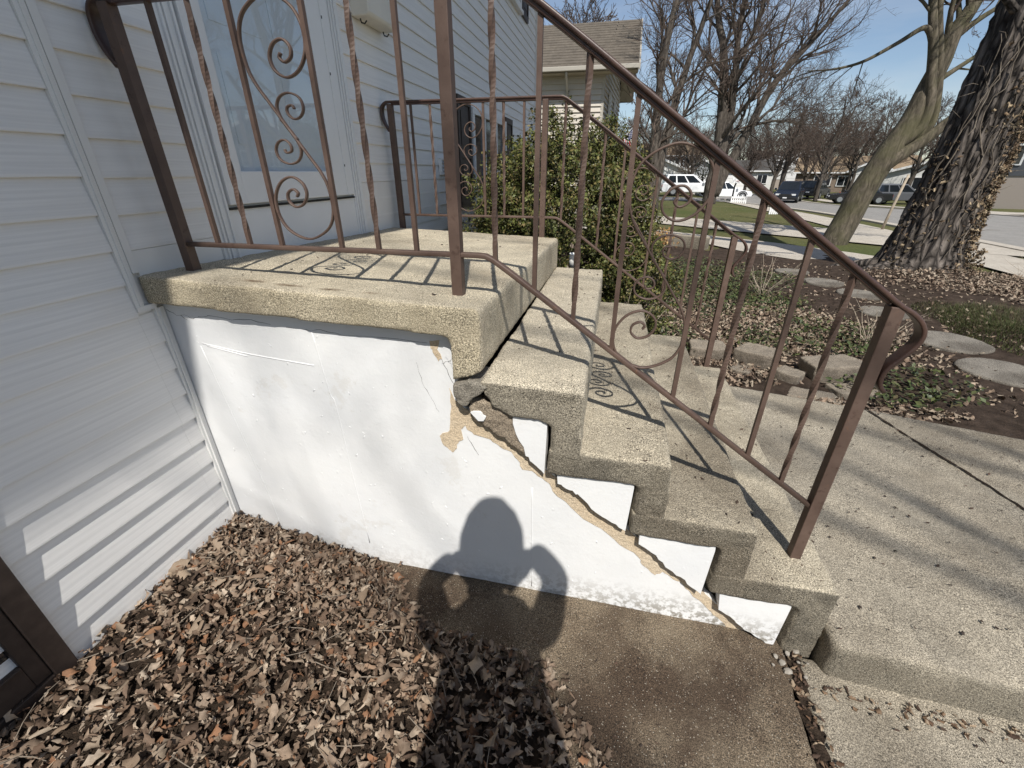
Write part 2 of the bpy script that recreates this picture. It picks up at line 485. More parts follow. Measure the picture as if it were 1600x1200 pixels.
# ------------------------------------------------------------------ mesh helpers
class MB:
    def __init__(s):
        s.v, s.f = [], []
    def add(s, v, f):
        k = len(s.v)
        s.v += [tuple(p) for p in v]
        s.f += [tuple(i + k for i in q) for q in f]
    def box(s, x0, x1, y0, y1, z0, z1):
        s.add([(x0, y0, z0), (x1, y0, z0), (x1, y1, z0), (x0, y1, z0), (x0, y0, z1), (x1, y0, z1), (x1, y1, z1), (x0, y1, z1)],
              [(0, 3, 2, 1), (4, 5, 6, 7), (0, 1, 5, 4), (1, 2, 6, 5), (2, 3, 7, 6), (3, 0, 4, 7)])
        return s
    def prism(s, poly, axis, a, b):
        """poly: 2-D outline in the two other axes (cyclic order xz for y, xy for z, yz for x), extruded a..b"""
        n = len(poly)
        area = sum(poly[i][0] * poly[(i + 1) % n][1] - poly[(i + 1) % n][0] * poly[i][1] for i in range(n))
        if area < 0:
            poly = poly[::-1]
        def P(p, t):
            return {'y': (p[0], t, p[1]), 'z': (p[0], p[1], t), 'x': (t, p[0], p[1])}[axis]
        v = [P(p, a) for p in poly] + [P(p, b) for p in poly]
        tri = tessellate_polygon([[Vector((p[0], p[1], 0)) for p in poly]])
        f = []
        flip = axis == 'y'
        for t in tri:
            i, j, k = t
            ar = (poly[j][0] - poly[i][0]) * (poly[k][1] - poly[i][1]) - (poly[k][0] - poly[i][0]) * (poly[j][1] - poly[i][1])
            if ar < 0:
                i, j, k = k, j, i
            lo, hi = (i, j, k), (k + n, j + n, i + n)
            if flip:
                f += [lo, hi]
            else:
                f += [lo[::-1], hi[::-1]]
        for i in range(n):
            j = (i + 1) % n
            f.append((i, i + n, j + n, j) if flip else (i, j, j + n, i + n))
        s.add(v, f)
        return s
    def tube(s, path, rad, sides=6, cap=True):
        path = [Vector(p) for p in path]
        n = len(path)
        if not isinstance(rad, (list, tuple)):
            rad = [rad] * n
        k0 = len(s.v)
        up = None
        for i, p in enumerate(path):
            d = (path[min(i + 1, n - 1)] - path[max(i - 1, 0)])
            d = d.normalized() if d.length > 1e-9 else Vector((0, 0, 1))
            if up is None:
                up = d.orthogonal().normalized()
            else:
                up = (up - d * up.dot(d))
                up = up.normalized() if up.length > 1e-6 else d.orthogonal().normalized()
            q = d.cross(up)
            for a in range(sides):
                t = 2 * math.pi * a / sides
                s.v.append(tuple(p + (up * math.cos(t) + q * math.sin(t)) * rad[i]))
        for i in range(n - 1):
            for a in range(sides):
                b = (a + 1) % sides
                s.f.append((k0 + i * sides + a, k0 + i * sides + b, k0 + (i + 1) * sides + b, k0 + (i + 1) * sides + a))
        if cap:
            s.f.append(tuple(k0 + a for a in range(sides))[::-1])
            s.f.append(tuple(k0 + (n - 1) * sides + a for a in range(sides)))
        return s
    def sweep(s, path, prof, closed=True):
        """path in the xz plane (x,y,z); prof: (u along y, v along the in-plane normal)"""
        n = len(path)
        m = len(prof)
        k0 = len(s.v)
        for i in range(n):
            a, b = path[max(i - 1, 0)], path[min(i + 1, n - 1)]
            d = Vector((b[0] - a[0], 0, b[2] - a[2])).normalized()
            nn = Vector((-d.z, 0, d.x))
            for u, v in prof:
                s.v.append((path[i][0] + nn.x * v, path[i][1] + u, path[i][2] + nn.z * v))
        for i in range(n - 1):
            for a in range(m):
                b = (a + 1) % m
                s.f.append((k0 + i * m + a, k0 + (i + 1) * m + a, k0 + (i + 1) * m + b, k0 + i * m + b))
        s.f.append(tuple(k0 + a for a in range(m)))
        s.f.append(tuple(k0 + (n - 1) * m + a for a in range(m))[::-1])
        return s
    def lathe(s, prof, sides=16, c=(0, 0, 0), axis='z'):
        k0 = len(s.v)
        for r, h in prof:
            for a in range(sides):
                t = 2 * math.pi * a / sides
                u, v = r * math.cos(t), r * math.sin(t)
                p = {'z': (u, v, h), 'y': (u, h, v), 'x': (h, u, v)}[axis]
                s.v.append((c[0] + p[0], c[1] + p[1], c[2] + p[2]))
        for i in range(len(prof) - 1):
            for a in range(sides):
                b = (a + 1) % sides
                s.f.append((k0 + i * sides + a, k0 + i * sides + b, k0 + (i + 1) * sides + b, k0 + (i + 1) * sides + a))
        s.f.append(tuple(k0 + a for a in range(sides))[::-1])
        s.f.append(tuple(k0 + (len(prof) - 1) * sides + a for a in range(sides)))
        return s
    def mesh(s, name, mat, smooth=False, fix=True):
        me = bpy.data.meshes.new(name)
        me.from_pydata(s.v, [], s.f)
        if fix:
            bm = bmesh.new()
            bm.from_mesh(me)
            bmesh.ops.recalc_face_normals(bm, faces=bm.faces)
            bm.to_mesh(me)
            bm.free()
        for m in (mat if isinstance(mat, (list, tuple)) else [mat]):
            me.materials.append(M[m])
        if smooth:
            me.polygons.foreach_set('use_smooth', [True] * len(me.polygons))
        return me
    def build(s, name, mat, parent=None, smooth=False, loc=None, bevel=0, seg=2):
        me = s.mesh(name, mat, smooth)
        return link(name, me, parent, loc, bevel, seg)

def link(name, me, parent=None, loc=None, bevel=0, seg=2):
    o = bpy.data.objects.new(name, me)
    COL.objects.link(o)
    if parent:
        o.parent = parent
    if loc:
        o.location = loc
    if bevel:
        b = o.modifiers.new("bevel", 'BEVEL')
        b.width = bevel
        b.segments = seg
        b.limit_method = 'ANGLE'
        b.angle_limit = R(40)
    return o
def tag(o, label=None, cat=None, group=None, kind=None):
    for k, v in (('label', label), ('category', cat), ('group', group), ('kind', kind)):
        if v:
            o[k] = v
    return o
def thing(name, label, cat, loc=(0, 0, 0), rz=0, group=None):
    o = bpy.data.objects.new(name, None)
    o.empty_display_size = 0.1
    COL.objects.link(o)
    o.location = loc
    o.rotation_euler = (0, 0, rz)
    return tag(o, label, cat, group)
def dup(root, loc, rz=0, scale=1.0, label=None, group=None):
    r = root.copy()
    COL.objects.link(r)
    r.location = loc
    r.rotation_euler = (0, 0, rz)
    r.scale = (scale,) * 3 if not isinstance(scale, tuple) else scale
    if label:
        r['label'] = label
    if group:
        r['group'] = group
    for ch in list(root.children):
        c = ch.copy()
        COL.objects.link(c)
        c.parent = r
        for g in ch.children:
            d = g.copy()
            COL.objects.link(d)
            d.parent = c
    return r
def catmull(pts, n=6):
    pts = [Vector(p) for p in pts]
    P = [pts[0] * 2 - pts[1]] + pts + [pts[-1] * 2 - pts[-2]]
    out = []
    for i in range(1, len(P) - 2):
        a, b, c, d = P[i - 1:i + 3]
        for k in range(n):
            t = k / n
            out.append(0.5 * ((2 * b) + (c - a) * t + (2 * a - 5 * b + 4 * c - d) * t * t + (3 * b - a - 3 * c + d) * t ** 3))
    out.append(pts[-1])
    return out
def rounded(wd, h, r, k=3):
    """closed profile of a wd x h rectangle with rounded corners, centred"""
    out = []
    for cx, cy, a0 in ((wd / 2 - r, h / 2 - r, 0), (-wd / 2 + r, h / 2 - r, 90), (-wd / 2 + r, -h / 2 + r, 180), (wd / 2 - r, -h / 2 + r, 270)):
        for i in range(k):
            a = R(a0 + 90 * i / (k - 1))
            out.append((cx + r * math.cos(a), cy + r * math.sin(a)))
    return out
def sstep(x, a, b):
    t = np.clip((x - a) / (b - a), 0, 1)
    return t * t * (3 - 2 * t)

# ------------------------------------------------------------------ terrain
def ground_z(x, y):
    """street-side terrain: level near the house, falling gently away down the street"""
    x, y = np.asarray(x, float), np.asarray(y, float)
    street = -0.10 - 0.9 * sstep(y, 16, 48) - 0.25 * sstep(y, 48, 90)
    yard = -0.10 - 0.22 * sstep(y, 16, 44) - 0.9 * sstep(y, 44, 75)
    k = sstep(x, 8, 13)
    return yard * (1 - k) + street * k
def gz(x, y):
    return float(ground_z(x, y))
def grid_sheet(name, xs, ys, fz, mat, kind='structure'):
    X, Y = np.meshgrid(xs, ys)
    Z = fz(X, Y)
    nx, ny = len(xs), len(ys)
    v = np.stack([X, Y, Z], -1).reshape(-1, 3)
    f = [(j * nx + i, j * nx + i + 1, (j + 1) * nx + i + 1, (j + 1) * nx + i) for j in range(ny - 1) for i in range(nx - 1)]
    mb = MB()
    mb.v, mb.f = v.tolist(), f
    o = mb.build(name, mat, smooth=True)
    tag(o, kind=kind)
    return o
xs = np.unique(np.concatenate([np.linspace(-400, -30, 12), np.linspace(-30, 60, 91), np.linspace(60, 400, 12)]))
ys = np.unique(np.concatenate([np.linspace(-200, -20, 8), np.linspace(-20, 110, 131), np.linspace(110, 900, 14)]))
grid_sheet('ground', xs, ys, lambda X, Y: ground_z(X, Y) - 0.06 * (1 - sstep(Y, 7.5, 9.0)), 'lawn')

def ribbon(name, left, right, mat, dz=0.03, n=14, thick=0.0):
    """a strip of paving draped on the terrain between two edge lines (lists of x,y)"""
    def resample(p, n):
        p = np.array(p, float)
        d = np.r_[0, np.cumsum(np.linalg.norm(np.diff(p, axis=0), axis=1))]
        t = np.linspace(0, d[-1], n)
        return np.stack([np.interp(t, d, p[:, 0]), np.interp(t, d, p[:, 1])], 1)
    a, b = resample(left, n), resample(right, n)
    mb = MB()
    m = 5
    for i in range(n):
        for j in range(m):
            q = a[i] + (b[i] - a[i]) * j / (m - 1)
            mb.v.append((q[0], q[1], gz(*q) + dz))
    for i in range(n - 1):
        for j in range(m - 1):
            mb.f.append((i * m + j, i * m + j + 1, (i + 1) * m + j + 1, (i + 1) * m + j))
    return tag(mb.build(name, mat), kind='structure')
road_near, road_w = 11.35, 7.6
yl = np.linspace(-30, 120, 60)
def bend(y):
    return 9.0 * sstep(np.asarray(y, float), 60, 150) * 0
ribbon('street', [(road_near, y) for y in yl], [(road_near + road_w, y) for y in yl], 'road_asphalt', 0.02, 90)
for k, x0 in enumerate((road_near - 0.42, road_near + road_w)):
    mb = MB()
    for i in range(len(yl) - 1):
        y0, y1 = yl[i], yl[i + 1]
        z0, z1 = gz(x0, y0), gz(x0, y1)
        v = []
        for y, z in ((y0, z0), (y1, z1)):
            v += [(x0, y, z - 0.2), (x0 + 0.42, y, z - 0.2), (x0 + 0.42, y, z + 0.05), (x0, y, z + 0.06)]
        mb.add(v, [(3, 2, 6, 7), (2, 1, 5, 6), (0, 3, 7, 4)])
    tag(mb.build('kerb', 'sidewalk_concrete'), kind='structure')
ribbon('sidewalk', [(8.75, y) for y in (-30, 8, 20, 60, 110)], [(10.15, y) for y in (-30, 8, 20, 60, 110)], 'sidewalk_concrete', 0.034, 80)
ribbon('driveway', [(-1.0, 21.8), (2.98, 19.0), (5.04, 17.57), (6.92, 16.2), (9.3, 14.9), (11.1, 13.7)],
       [(-1.0, 18.3), (3.13, 15.77), (4.54, 14.54), (6.19, 13.3), (8.9, 11.2), (11.1, 10.2)], 'sidewalk_concrete', 0.038, 24)
ribbon('garden_path', [(0.5, 15.4), (2.97, 13.69), (4.24, 12.76), (5.64, 11.68), (7.0, 10.3), (8.02, 8.85), (8.35, 7.0), (8.5, 3)],
       [(0.5, 13.6), (2.9, 12.4), (3.69, 11.6), (4.6, 9.9), (5.6, 8.9), (6.4, 8.1), (7.2, 7.0), (7.4, 3)], 'sidewalk_concrete', 0.036, 24)
ribbon('neighbour_driveway', [(0.0, 38.9), (6.5, 37.7), (8.34, 37.2), (11.1, 34.6)], [(0.0, 31.9), (5.0, 32.6), (8.39, 32.2), (11.1, 29.6)], 'sidewalk_concrete', 0.03, 16)
ribbon('opposite_sidewalk', [(21.0, y) for y in (-30, 20, 60, 110)], [(22.4, y) for y in (-30, 20, 60, 110)], 'sidewalk_concrete', 0.034, 70)
ribbon('opposite_driveway', [(18.97, 27.6), (40, 30.6)], [(18.97, 24.8), (40, 27.0)], 'sidewalk_concrete', 0.037, 14)

# garden soil between the walk and the path
def soil_h(X, Y):
    nn = np.vectorize(lambda x, y: mn.noise(Vector((x * 1.4, y * 1.4, 3.1))) * 0.03 + mn.noise(Vector((x * 6, y * 6, 1.1))) * 0.012)(X, Y)
    base = 0.12 - 0.20 * sstep(Y, 5.2, 9.4) - 0.06 * sstep(Y, 9.4, 13)
    mound = 0.16 * np.exp(-((X - 6.6) ** 2 + (Y - 7.3) ** 2) / 1.6)
    near = 0.02 * sstep(-Y, -1.9, -1.3)
    return base + nn + mound - near
tag(grid_sheet('garden_soil', np.linspace(-0.6, 8.7, 110), np.linspace(1.45, 10.6, 108), lambda X, Y: soil_h(X, Y) - 0.25 * sstep(X + Y, 16.2, 17.4), 'garden_soil'), kind='structure')

# ------------------------------------------------------------------ paving by the steps
def rough_block(name, poly, axis, a, b, mat, parent=None, voxel=0.012, tilt=0.0, d1=0.006, d2=0.008, seed=0, smooth_it=3, s1=0.035, s2=0.25):
    """worn concrete: a closed prism remeshed, softened and roughened"""
    mb = MB().prism(poly, axis, a, b)
    if tilt:
        mb.v = [(x, y, z + tilt * y) for x, y, z in mb.v]
    o = mb.build(name, mat, parent)
    rm = o.modifiers.new("remesh", 'REMESH')
    rm.mode = 'VOXEL'
    rm.voxel_size = voxel
    rm.use_smooth_shade = True
    sm = o.modifiers.new("soften", 'SMOOTH')
    sm.iterations = smooth_it
    sm.factor = 0.5
    for sc, st in ((s2, d2), (s1, d1)):
        tx = bpy.data.textures.new("worn", 'CLOUDS')
        tx.noise_scale = sc
        tx.noise_depth = 2
        dm = o.modifiers.new("worn", 'DISPLACE')
        dm.texture = tx
        dm.strength = st
        dm.mid_level = 0.5
        dm.texture_coords = 'OBJECT'
        e = seed_empty(seed)
        dm.texture_coords_object = e
    return o
_se = {}
def seed_empty(s):
    if s not in _se:
        e = bpy.data.objects.new("texture_origin", None)
        COL.objects.link(e)
        e['kind'] = 'helper'
        e.location = (s * 3.17, s * 1.31, s * 0.73)
        _se[s] = e
    return _se[s]

walk = [(2.487, -0.064), (3.4, -0.105), (5.6, -0.2), (6.2, 0.9), (4.16, 1.60), (3.33, 1.835), (2.487, 2.02)]
wo1 = rough_block('walkway', walk, 'z', -0.10, 0.15, 'walk_concrete', None, 0.02, 0, 0.004, 0.006, 1, 2)
tag(wo1, kind='structure')
# joint tooled across the walk: a dark dirt-filled line, laid in as a shallow strip
def strip(name, pts, wd, z, mat, jit=0.3, n=60, seed=0, kind='structure'):
    rr = random.Random(seed)
    path = catmull([(p[0], p[1], 0) for p in pts], max(2, n // len(pts)))
    mb = MB()
    for i, p in enumerate(path):
        d = (path[min(i + 1, len(path) - 1)] - path[max(i - 1, 0)]).normalized()
        q = Vector((-d.y, d.x, 0))
        a, b = wd * (0.5 + jit * rr.uniform(-1, 1)), wd * (0.5 + jit * rr.uniform(-1, 1))
        mb.v += [tuple(p + q * a + Vector((0, 0, z))), tuple(p - q * b + Vector((0, 0, z)))]
        if i:
            k = 2 * i
            mb.f.append((k - 2, k - 1, k + 1, k))
    o = mb.build(name, mat)
    if kind:
        tag(o, kind=kind)
    return o
strip('pavement_joint', [(3.40, 1.80), (3.498, 1.421), (3.575, 1.169), (3.654, 0.867), (3.9, -0.1)], 0.014, 0.1565, 'leaf_mould', 0.35, 80, 2)
pad = [(0.2, -2.6), (2.362, -2.6), (2.368, -0.36), (2.384, -0.06), (2.38, 0.2), (0.2, 0.2)]
p1 = rough_block('concrete_pad', pad, 'z', -0.10, 0.0, 'pad_concrete', None, 0.02, 0, 0.004, 0.008, 2, 2)
tag(p1, kind='structure')
pad2 = [(2.40, -2.6), (5.6, -2.6), (5.6, 0.0), (2.405, 0.0), (2.402, -0.36)]
p2 = rough_block('pavement_slab', pad2, 'z', -0.10, -0.004, 'walk_concrete', None, 0.02, 0, 0.004, 0.008, 3, 2)
tag(p2, kind='structure')
strip('soil_seam', [(2.40, 0.02), (2.40, -0.06), (2.385, -0.36), (2.38, -1.2)], 0.05, -0.006, 'leaf_mould', 0.3, 60, 4)

# ------------------------------------------------------------------ concrete stoop
stoop = thing('concrete_stoop', 'cracked concrete front stoop with four steps and a white painted side wall', 'front steps')
TS = -0.026
slab_poly = [(0.004, 1.272), (1.248, 1.230), (1.249, 1.028), (1.215, 1.004), (1.147, 0.985), (1.146, 1.135), (0.62, 1.150), (0.004, 1.172)]
rough_block('landing_slab', slab_poly, 'y', 0.0, 1.93, 'slab_concrete', stoop, 0.0115, TS, 0.005, 0.007, 5, 5)
NX = [1.248, 1.573, 1.872, 2.175, 2.473]
NZ = [1.230, 0.985, 0.756, 0.538, 0.323]
BT = [0, 0.125, 0.098, 0.098, 0.098]
for k in range(1, 5):
    x0 = 1.262 if k == 1 else NX[k - 1] - 0.104
    zb = NZ[k] - BT[k]
    leg = (NZ[k + 1] if k < 4 else -0.005) - (0.03 if k < 4 else 0.02)
    poly = [(x0, NZ[k] + 0.004), (NX[k], NZ[k]), (NX[k] + 0.006, leg), (NX[k] - 0.10, leg), (NX[k] - 0.10, zb), (x0, zb)]
    if k == 1:
        poly = [(1.234, 0.991), (NX[1], NZ[1]), (NX[1] + 0.004, leg), (NX[1] - 0.10, leg), (NX[1] - 0.10, zb), (1.335, 0.872), (1.285, 0.896), (1.258, 0.93), (1.244, 0.955)]
    rough_block('step', poly, 'y', 0.0, 1.93, 'step_concrete' if k == 1 else 'step_concrete_worn', stoop, 0.0115, -0.004, 0.009, 0.010, 5 + k, 4)
core = [(0.02, -0.05), (2.36, -0.05), (2.36, 0.20), (2.06, 0.20), (2.06, 0.41), (1.76, 0.41), (1.76, 0.62), (1.46, 0.62), (1.46, 0.84), (1.13, 0.84), (1.13, 1.10), (0.02, 1.14)]
MB().prism(core, 'y', 0.075, 1.80).build('rubble_core', 'dark_core', stoop)

crack = [(1.135, 0.894), (1.166, 0.867), (1.198, 0.843), (1.237, 0.817), (1.277, 0.788), (1.316, 0.767), (1.346, 0.744), (1.374, 0.719), (1.398, 0.705),
         (1.428, 0.672), (1.463, 0.647), (1.487, 0.628), (1.516, 0.604), (1.551, 0.59), (1.58, 0.572), (1.634, 0.52), (1.688, 0.482), (1.734, 0.452),
         (1.782, 0.415), (1.814, 0.39), (1.855, 0.358), (1.904, 0.32), (1.955, 0.269), (2.004, 0.237), (2.055, 0.195), (2.086, 0.171), (2.131, 0.127),
         (2.173, 0.102), (2.226, 0.058), (2.278, 0.018), (2.327, -0.009), (2.378, -0.031)]
def jag(line, amp, sub, seed):
    rr = random.Random(seed)
    out = []
    for i in range(len(line) - 1):
        a, b = Vector(line[i]), Vector(line[i + 1])
        for k in range(sub):
            p = a.lerp(b, k / sub)
            out.append((p.x + rr.uniform(-amp, amp), p.y + rr.uniform(-amp, amp)))
    out.append(tuple(line[-1]))
    return out
cj = jag(crack, 0.004, 3, 3)
low = [(x, z - 0.003) for x, z in cj]
wall_poly = [(0.0, -0.05), (0.0, 1.19), (1.19, 1.16), (1.19, 0.965), (1.14, 0.95)] + low + [(2.41, -0.05)]
sw = MB().prism(wall_poly, 'y', 0.049, 0.074).build('painted_side_wall', 'wall_paint', stoop)
# ridges left by the form boards, under the paint
mb = MB()
for pts in ([(0.62, 1.10), (0.64, 0.86), (0.655, 0.80), (0.665, 0.45), (0.68, 0.10)], [(1.41, 0.55), (1.415, 0.30), (1.42, 0.02)], [(0.12, 1.0), (0.17, 0.62), (0.21, 0.3), (0.22, 0.1)]):
    mb.tube(catmull([(x, 0.0495, z) for x, z in pts], 5), 0.0022, 5)
for pts in ([(0.13, 1.012), (0.34, 0.985), (0.60, 0.965)], [(0.15, 1.004), (0.32, 0.976)]):
    mb.tube(catmull([(x, 0.0495, z) for x, z in pts], 5), 0.0028, 5)
mb.build('form_ridges', 'wall_paint', stoop, True)['kind'] = 'stuff'
mb = MB()
rr = random.Random(5)
for i in range(130):                                    # paint blobs and crumbs
    x, z = rr.uniform(0.05, 1.9), rr.uniform(0.03, 1.1)
    if z < -0.78 * (x - 1.135) + 0.80 and x < 2.2:
        r = rr.uniform(0.0008, 0.0022)
        mb.tube([(x, 0.0495, z), (x + rr.uniform(-.012, .012), 0.0495, z - rr.uniform(0.002, 0.015))], r, 5)
mb.build('paint_crumbs', 'wall_paint', stoop, True)['kind'] = 'stuff'
# hairline cracks and flakes in the paint below the landing's corner
mb = MB()
for pts in ([(1.00, 1.02), (1.01, 0.97), (1.022, 0.93), (1.05, 0.87), (1.07, 0.83)], [(1.09, 1.05), (1.11, 1.0), (1.128, 0.96), (1.14, 0.93)],
            [(1.108, 1.08), (1.118, 1.06), (1.13, 1.045), (1.125, 1.02), (1.142, 0.99)], [(1.095, 1.02), (1.115, 1.03), (1.135, 1.02)],
            [(0.02, 1.135), (0.06, 1.118), (0.10, 1.122), (0.13, 1.108), (0.16, 1.118), (0.20, 1.124)], [(0.08, 1.12), (0.10, 1.10)],
            [(0.20, 1.126), (0.30, 1.117), (0.38, 1.122), (0.46, 1.11)], [(0.52, 1.108), (0.6, 1.1), (0.66, 1.104), (0.74, 1.094), (0.9, 1.098), (1.05, 1.09)],
            [(1.17, 0.74), (1.19, 0.70), (1.21, 0.665)]):
    pj = jag(pts, 0.003, 3, int(pts[0][0] * 999))
    mb.tube([(x, 0.0488, z) for x, z in pj], [0.0002 + 0.0008 * rr.random() for _ in pj], 4)
mb.build('hairline_cracks', 'dark_core', stoop)['kind'] = 'stuff'

# white infill panels between the step band and the crack (proud of the lower wall)
inner = [(1.472, 0.866), (1.771, 0.662), (2.074, 0.444), (2.372, 0.229)]
def cut(x0, x1):
    return [(x, z + 0.006) for x, z in jag([p for p in crack if x0 <= p[0] <= x1], 0.005, 3, int(x0 * 77))]
for k, (x0, x1, ztop) in enumerate(((1.352, 1.458, 0.90), (1.50, 1.757, 0.69), (1.806, 2.056, 0.47), (2.112, 2.350, 0.26))):
    c = cut(x0 - 0.02, x1 + 0.01)
    c = [p for p in c if x0 <= p[0] <= x1]
    if k == 0:
        poly = [(1.345, ztop)] + [(1.346, 0.84), (1.357, 0.80), (1.368, 0.775), (1.384, 0.752)] + [p for p in c if p[0] > 1.39] + [(x1, c[-1][1] - 0.012), (x1 + 0.004, ztop)]
    else:
        poly = [(x0, ztop)] + c + [(x1, c[-1][1] - 0.01), (x1 + 0.006, ztop - 0.05), (x1 + 0.002, ztop)]
    MB().prism(poly, 'y', 0.012, 0.07).build('painted_infill', 'wall_paint', stoop)
up = [p for p in jag([p for p in crack if 1.19 <= p[0] <= 1.41], 0.006, 3, 8)]
mort = [(1.19, 0.91), (1.36, 0.91)] + [(1.362, 0.84), (1.375, 0.79), (1.39, 0.76), (1.405, 0.73)] + [(x, z + 0.004) for x, z in up[::-1]]
rough_block('broken_mortar', mort, 'y', 0.018, 0.07, 'brown_mortar', stoop, 0.006, 0, 0.012, 0.01, 21, 1, 0.02, 0.06)
tan = [(1.118, 0.93), (1.116, 0.858), (1.107, 0.759), (1.063, 0.731), (1.075, 0.70), (1.094, 0.673), (1.113, 0.664), (1.13, 0.693), (1.134, 0.716), (1.154, 0.73), (1.147, 0.77),
       (1.162, 0.785), (1.199, 0.753), (1.253, 0.758), (1.293, 0.731), (1.335, 0.71), (1.358, 0.686), (1.37, 0.645), (1.406, 0.64), (1.446, 0.615), (1.477, 0.591),
       (1.495, 0.556), (1.539, 0.52), (1.609, 0.456), (1.673, 0.42), (1.752, 0.356), (1.825, 0.311), (1.844, 0.271), (1.893, 0.239), (1.919, 0.263), (1.952, 0.247),
       (1.982, 0.231), (2.029, 0.195), (2.093, 0.137), (2.138, 0.100), (2.178, 0.066), (2.226, 0.018), (2.277, -0.015)]
tl = [(x, z - 0.006) for x, z in jag(crack, 0.003, 2, 31) if x < 2.29]
tan = [(x, z - (0.0 if x < 1.2 else 0.014) - min(0.03, max(0, x - 1.80) * 0.09)) for x, z in tan]
MB().prism(jag(tan, 0.004, 3, 14) + tl[::-1], 'y', 0.0465, 0.06).build('tan_mortar_band', 'mortar', stoop)
MB().prism(jag([(1.059, 1.10), (1.09, 1.102), (1.084, 1.072), (1.095, 1.039), (1.082, 1.030), (1.066, 1.061), (1.056, 1.08)], 0.003, 3, 4)[:-1], 'y', 0.0472, 0.06).build('bare_patch', 'mortar', stoop)
MB().prism(jag([(1.098, 1.10), (1.135, 1.115), (1.14, 1.09), (1.135, 1.05), (1.12, 1.03), (1.108, 1.06)], 0.003, 3, 6)[:-1], 'y', 0.046, 0.06).build('paint_flake', 'wall_paint', stoop)
chunk = [(1.150, 0.972), (1.20, 0.990), (1.243, 0.985), (1.262, 0.972), (1.250, 0.950), (1.216, 0.930), (1.192, 0.893), (1.160, 0.905), (1.146, 0.940)]
rough_block('broken_chunk', chunk, 'y', -0.006, 0.13, 'chunk_mortar', stoop, 0.006, 0, 0.008, 0.01, 23, 2, 0.03, 0.08)
mb = MB()                                                # thin plaster lip left on the wall beside the chunk
mb.prism(jag([(1.20, 0.868), (1.232, 0.874), (1.252, 0.856), (1.245, 0.838), (1.218, 0.836)], 0.002, 3, 9)[:-1], 'y', 0.008, 0.05)
mb.build('paint_chip', 'wall_paint', stoop)

# ------------------------------------------------------------------ iron railings
def bar(path, wd, h, r, mat, parent, name, y):
    mb = MB()
    mb.sweep([(x, y, z) for x, z in path], rounded(wd, h, r))
    return mb.build(name, mat, parent, True)
def spiral_path(pts, n=7):
    return [(p.x, p.y) for p in catmull([(a, b, 0) for a, b in pts], n)]
S_low = [(0.615, 1.709), (0.641, 1.672), (0.668, 1.634), (0.697, 1.592), (0.715, 1.545), (0.716, 1.475), (0.685, 1.422), (0.612, 1.390), (0.545, 1.412), (0.513, 1.458),
         (0.512, 1.515), (0.542, 1.561), (0.586, 1.579), (0.622, 1.562), (0.632, 1.530), (0.614, 1.500), (0.583, 1.490), (0.561, 1.507), (0.563, 1.531), (0.585, 1.543), (0.600, 1.532), (0.594, 1.521)]
S_full = [(1.23 - x, 3.418 - z) for x, z in S_low[::-1]] + S_low[1:]
C1 = [(0.638, 1.682), (0.604, 1.722), (0.588, 1.765), (0.604, 1.793), (0.637, 1.802), (0.668, 1.790), (0.677, 1.765), (0.664, 1.743), (0.640, 1.736), (0.622, 1.749), (0.622, 1.766), (0.640, 1.771), (0.646, 1.762)]
C2 = [(1.23 - x, 3.418 - z) for x, z in C1]
scroll_me = {}
def scroll(parent, dx, dz, y, dy):
    if 'S' not in scroll_me:
        for nm, pts, wd, th in (('scroll', S_full, 0.013, 0.0065), ('scroll_curl', C1, 0.012, 0.0055), ('scroll_curl', C2, 0.012, 0.0055)):
            mb = MB()
            mb.sweep([(a, 0, b) for a, b in spiral_path(pts)], rounded(wd, th, 0.0024))
            scroll_me.setdefault('S', []).append((nm, mb.mesh(nm, 'brown_iron', True)))
    out = []
    root = None
    for i, (nm, me) in enumerate(scroll_me['S']):
        o = link(nm, me, parent if i == 0 else root, (dx, y, dz) if i == 0 else None)
        if i == 0:
            root = o
def twisted(h, wd, turns, frac=0.86, n=60):
    mb = MB()
    for i in range(n + 1):
        t = i / n
        u = min(max((t - (1 - frac) / 2) / frac, 0), 1)
        a = math.pi / 4 + 2 * math.pi * turns * u
        for k in range(4):
            b = a + k * math.pi / 2
            mb.v.append((wd * 0.7071 * math.cos(b), wd * 0.7071 * math.sin(b), t * h))
    for i in range(n):
        for k in range(4):
            j = (k + 1) % 4
            mb.f.append((i * 4 + k, i * 4 + j, i * 4 + 4 + j, i * 4 + 4 + k))
    mb.f += [(3, 2, 1, 0), tuple(n * 4 + k for k in range(4))]
    return mb
BX = [0.232, 0.366, 0.496, 0.727, 0.862, 0.996, 1.258, 1.384, 1.512, 1.641, 1.856, 1.990, 2.128, 2.254]
TW = {1, 4, 6, 8, 11, 13}
def rail_top(x):
    return 2.052 if x < 1.257 else 2.052 - 0.6925 * (x - 1.257)
def rail_bot(x):
    return 1.358 if x < 1.236 else 1.358 - 0.7055 * (x - 1.236)
bal_me = {}
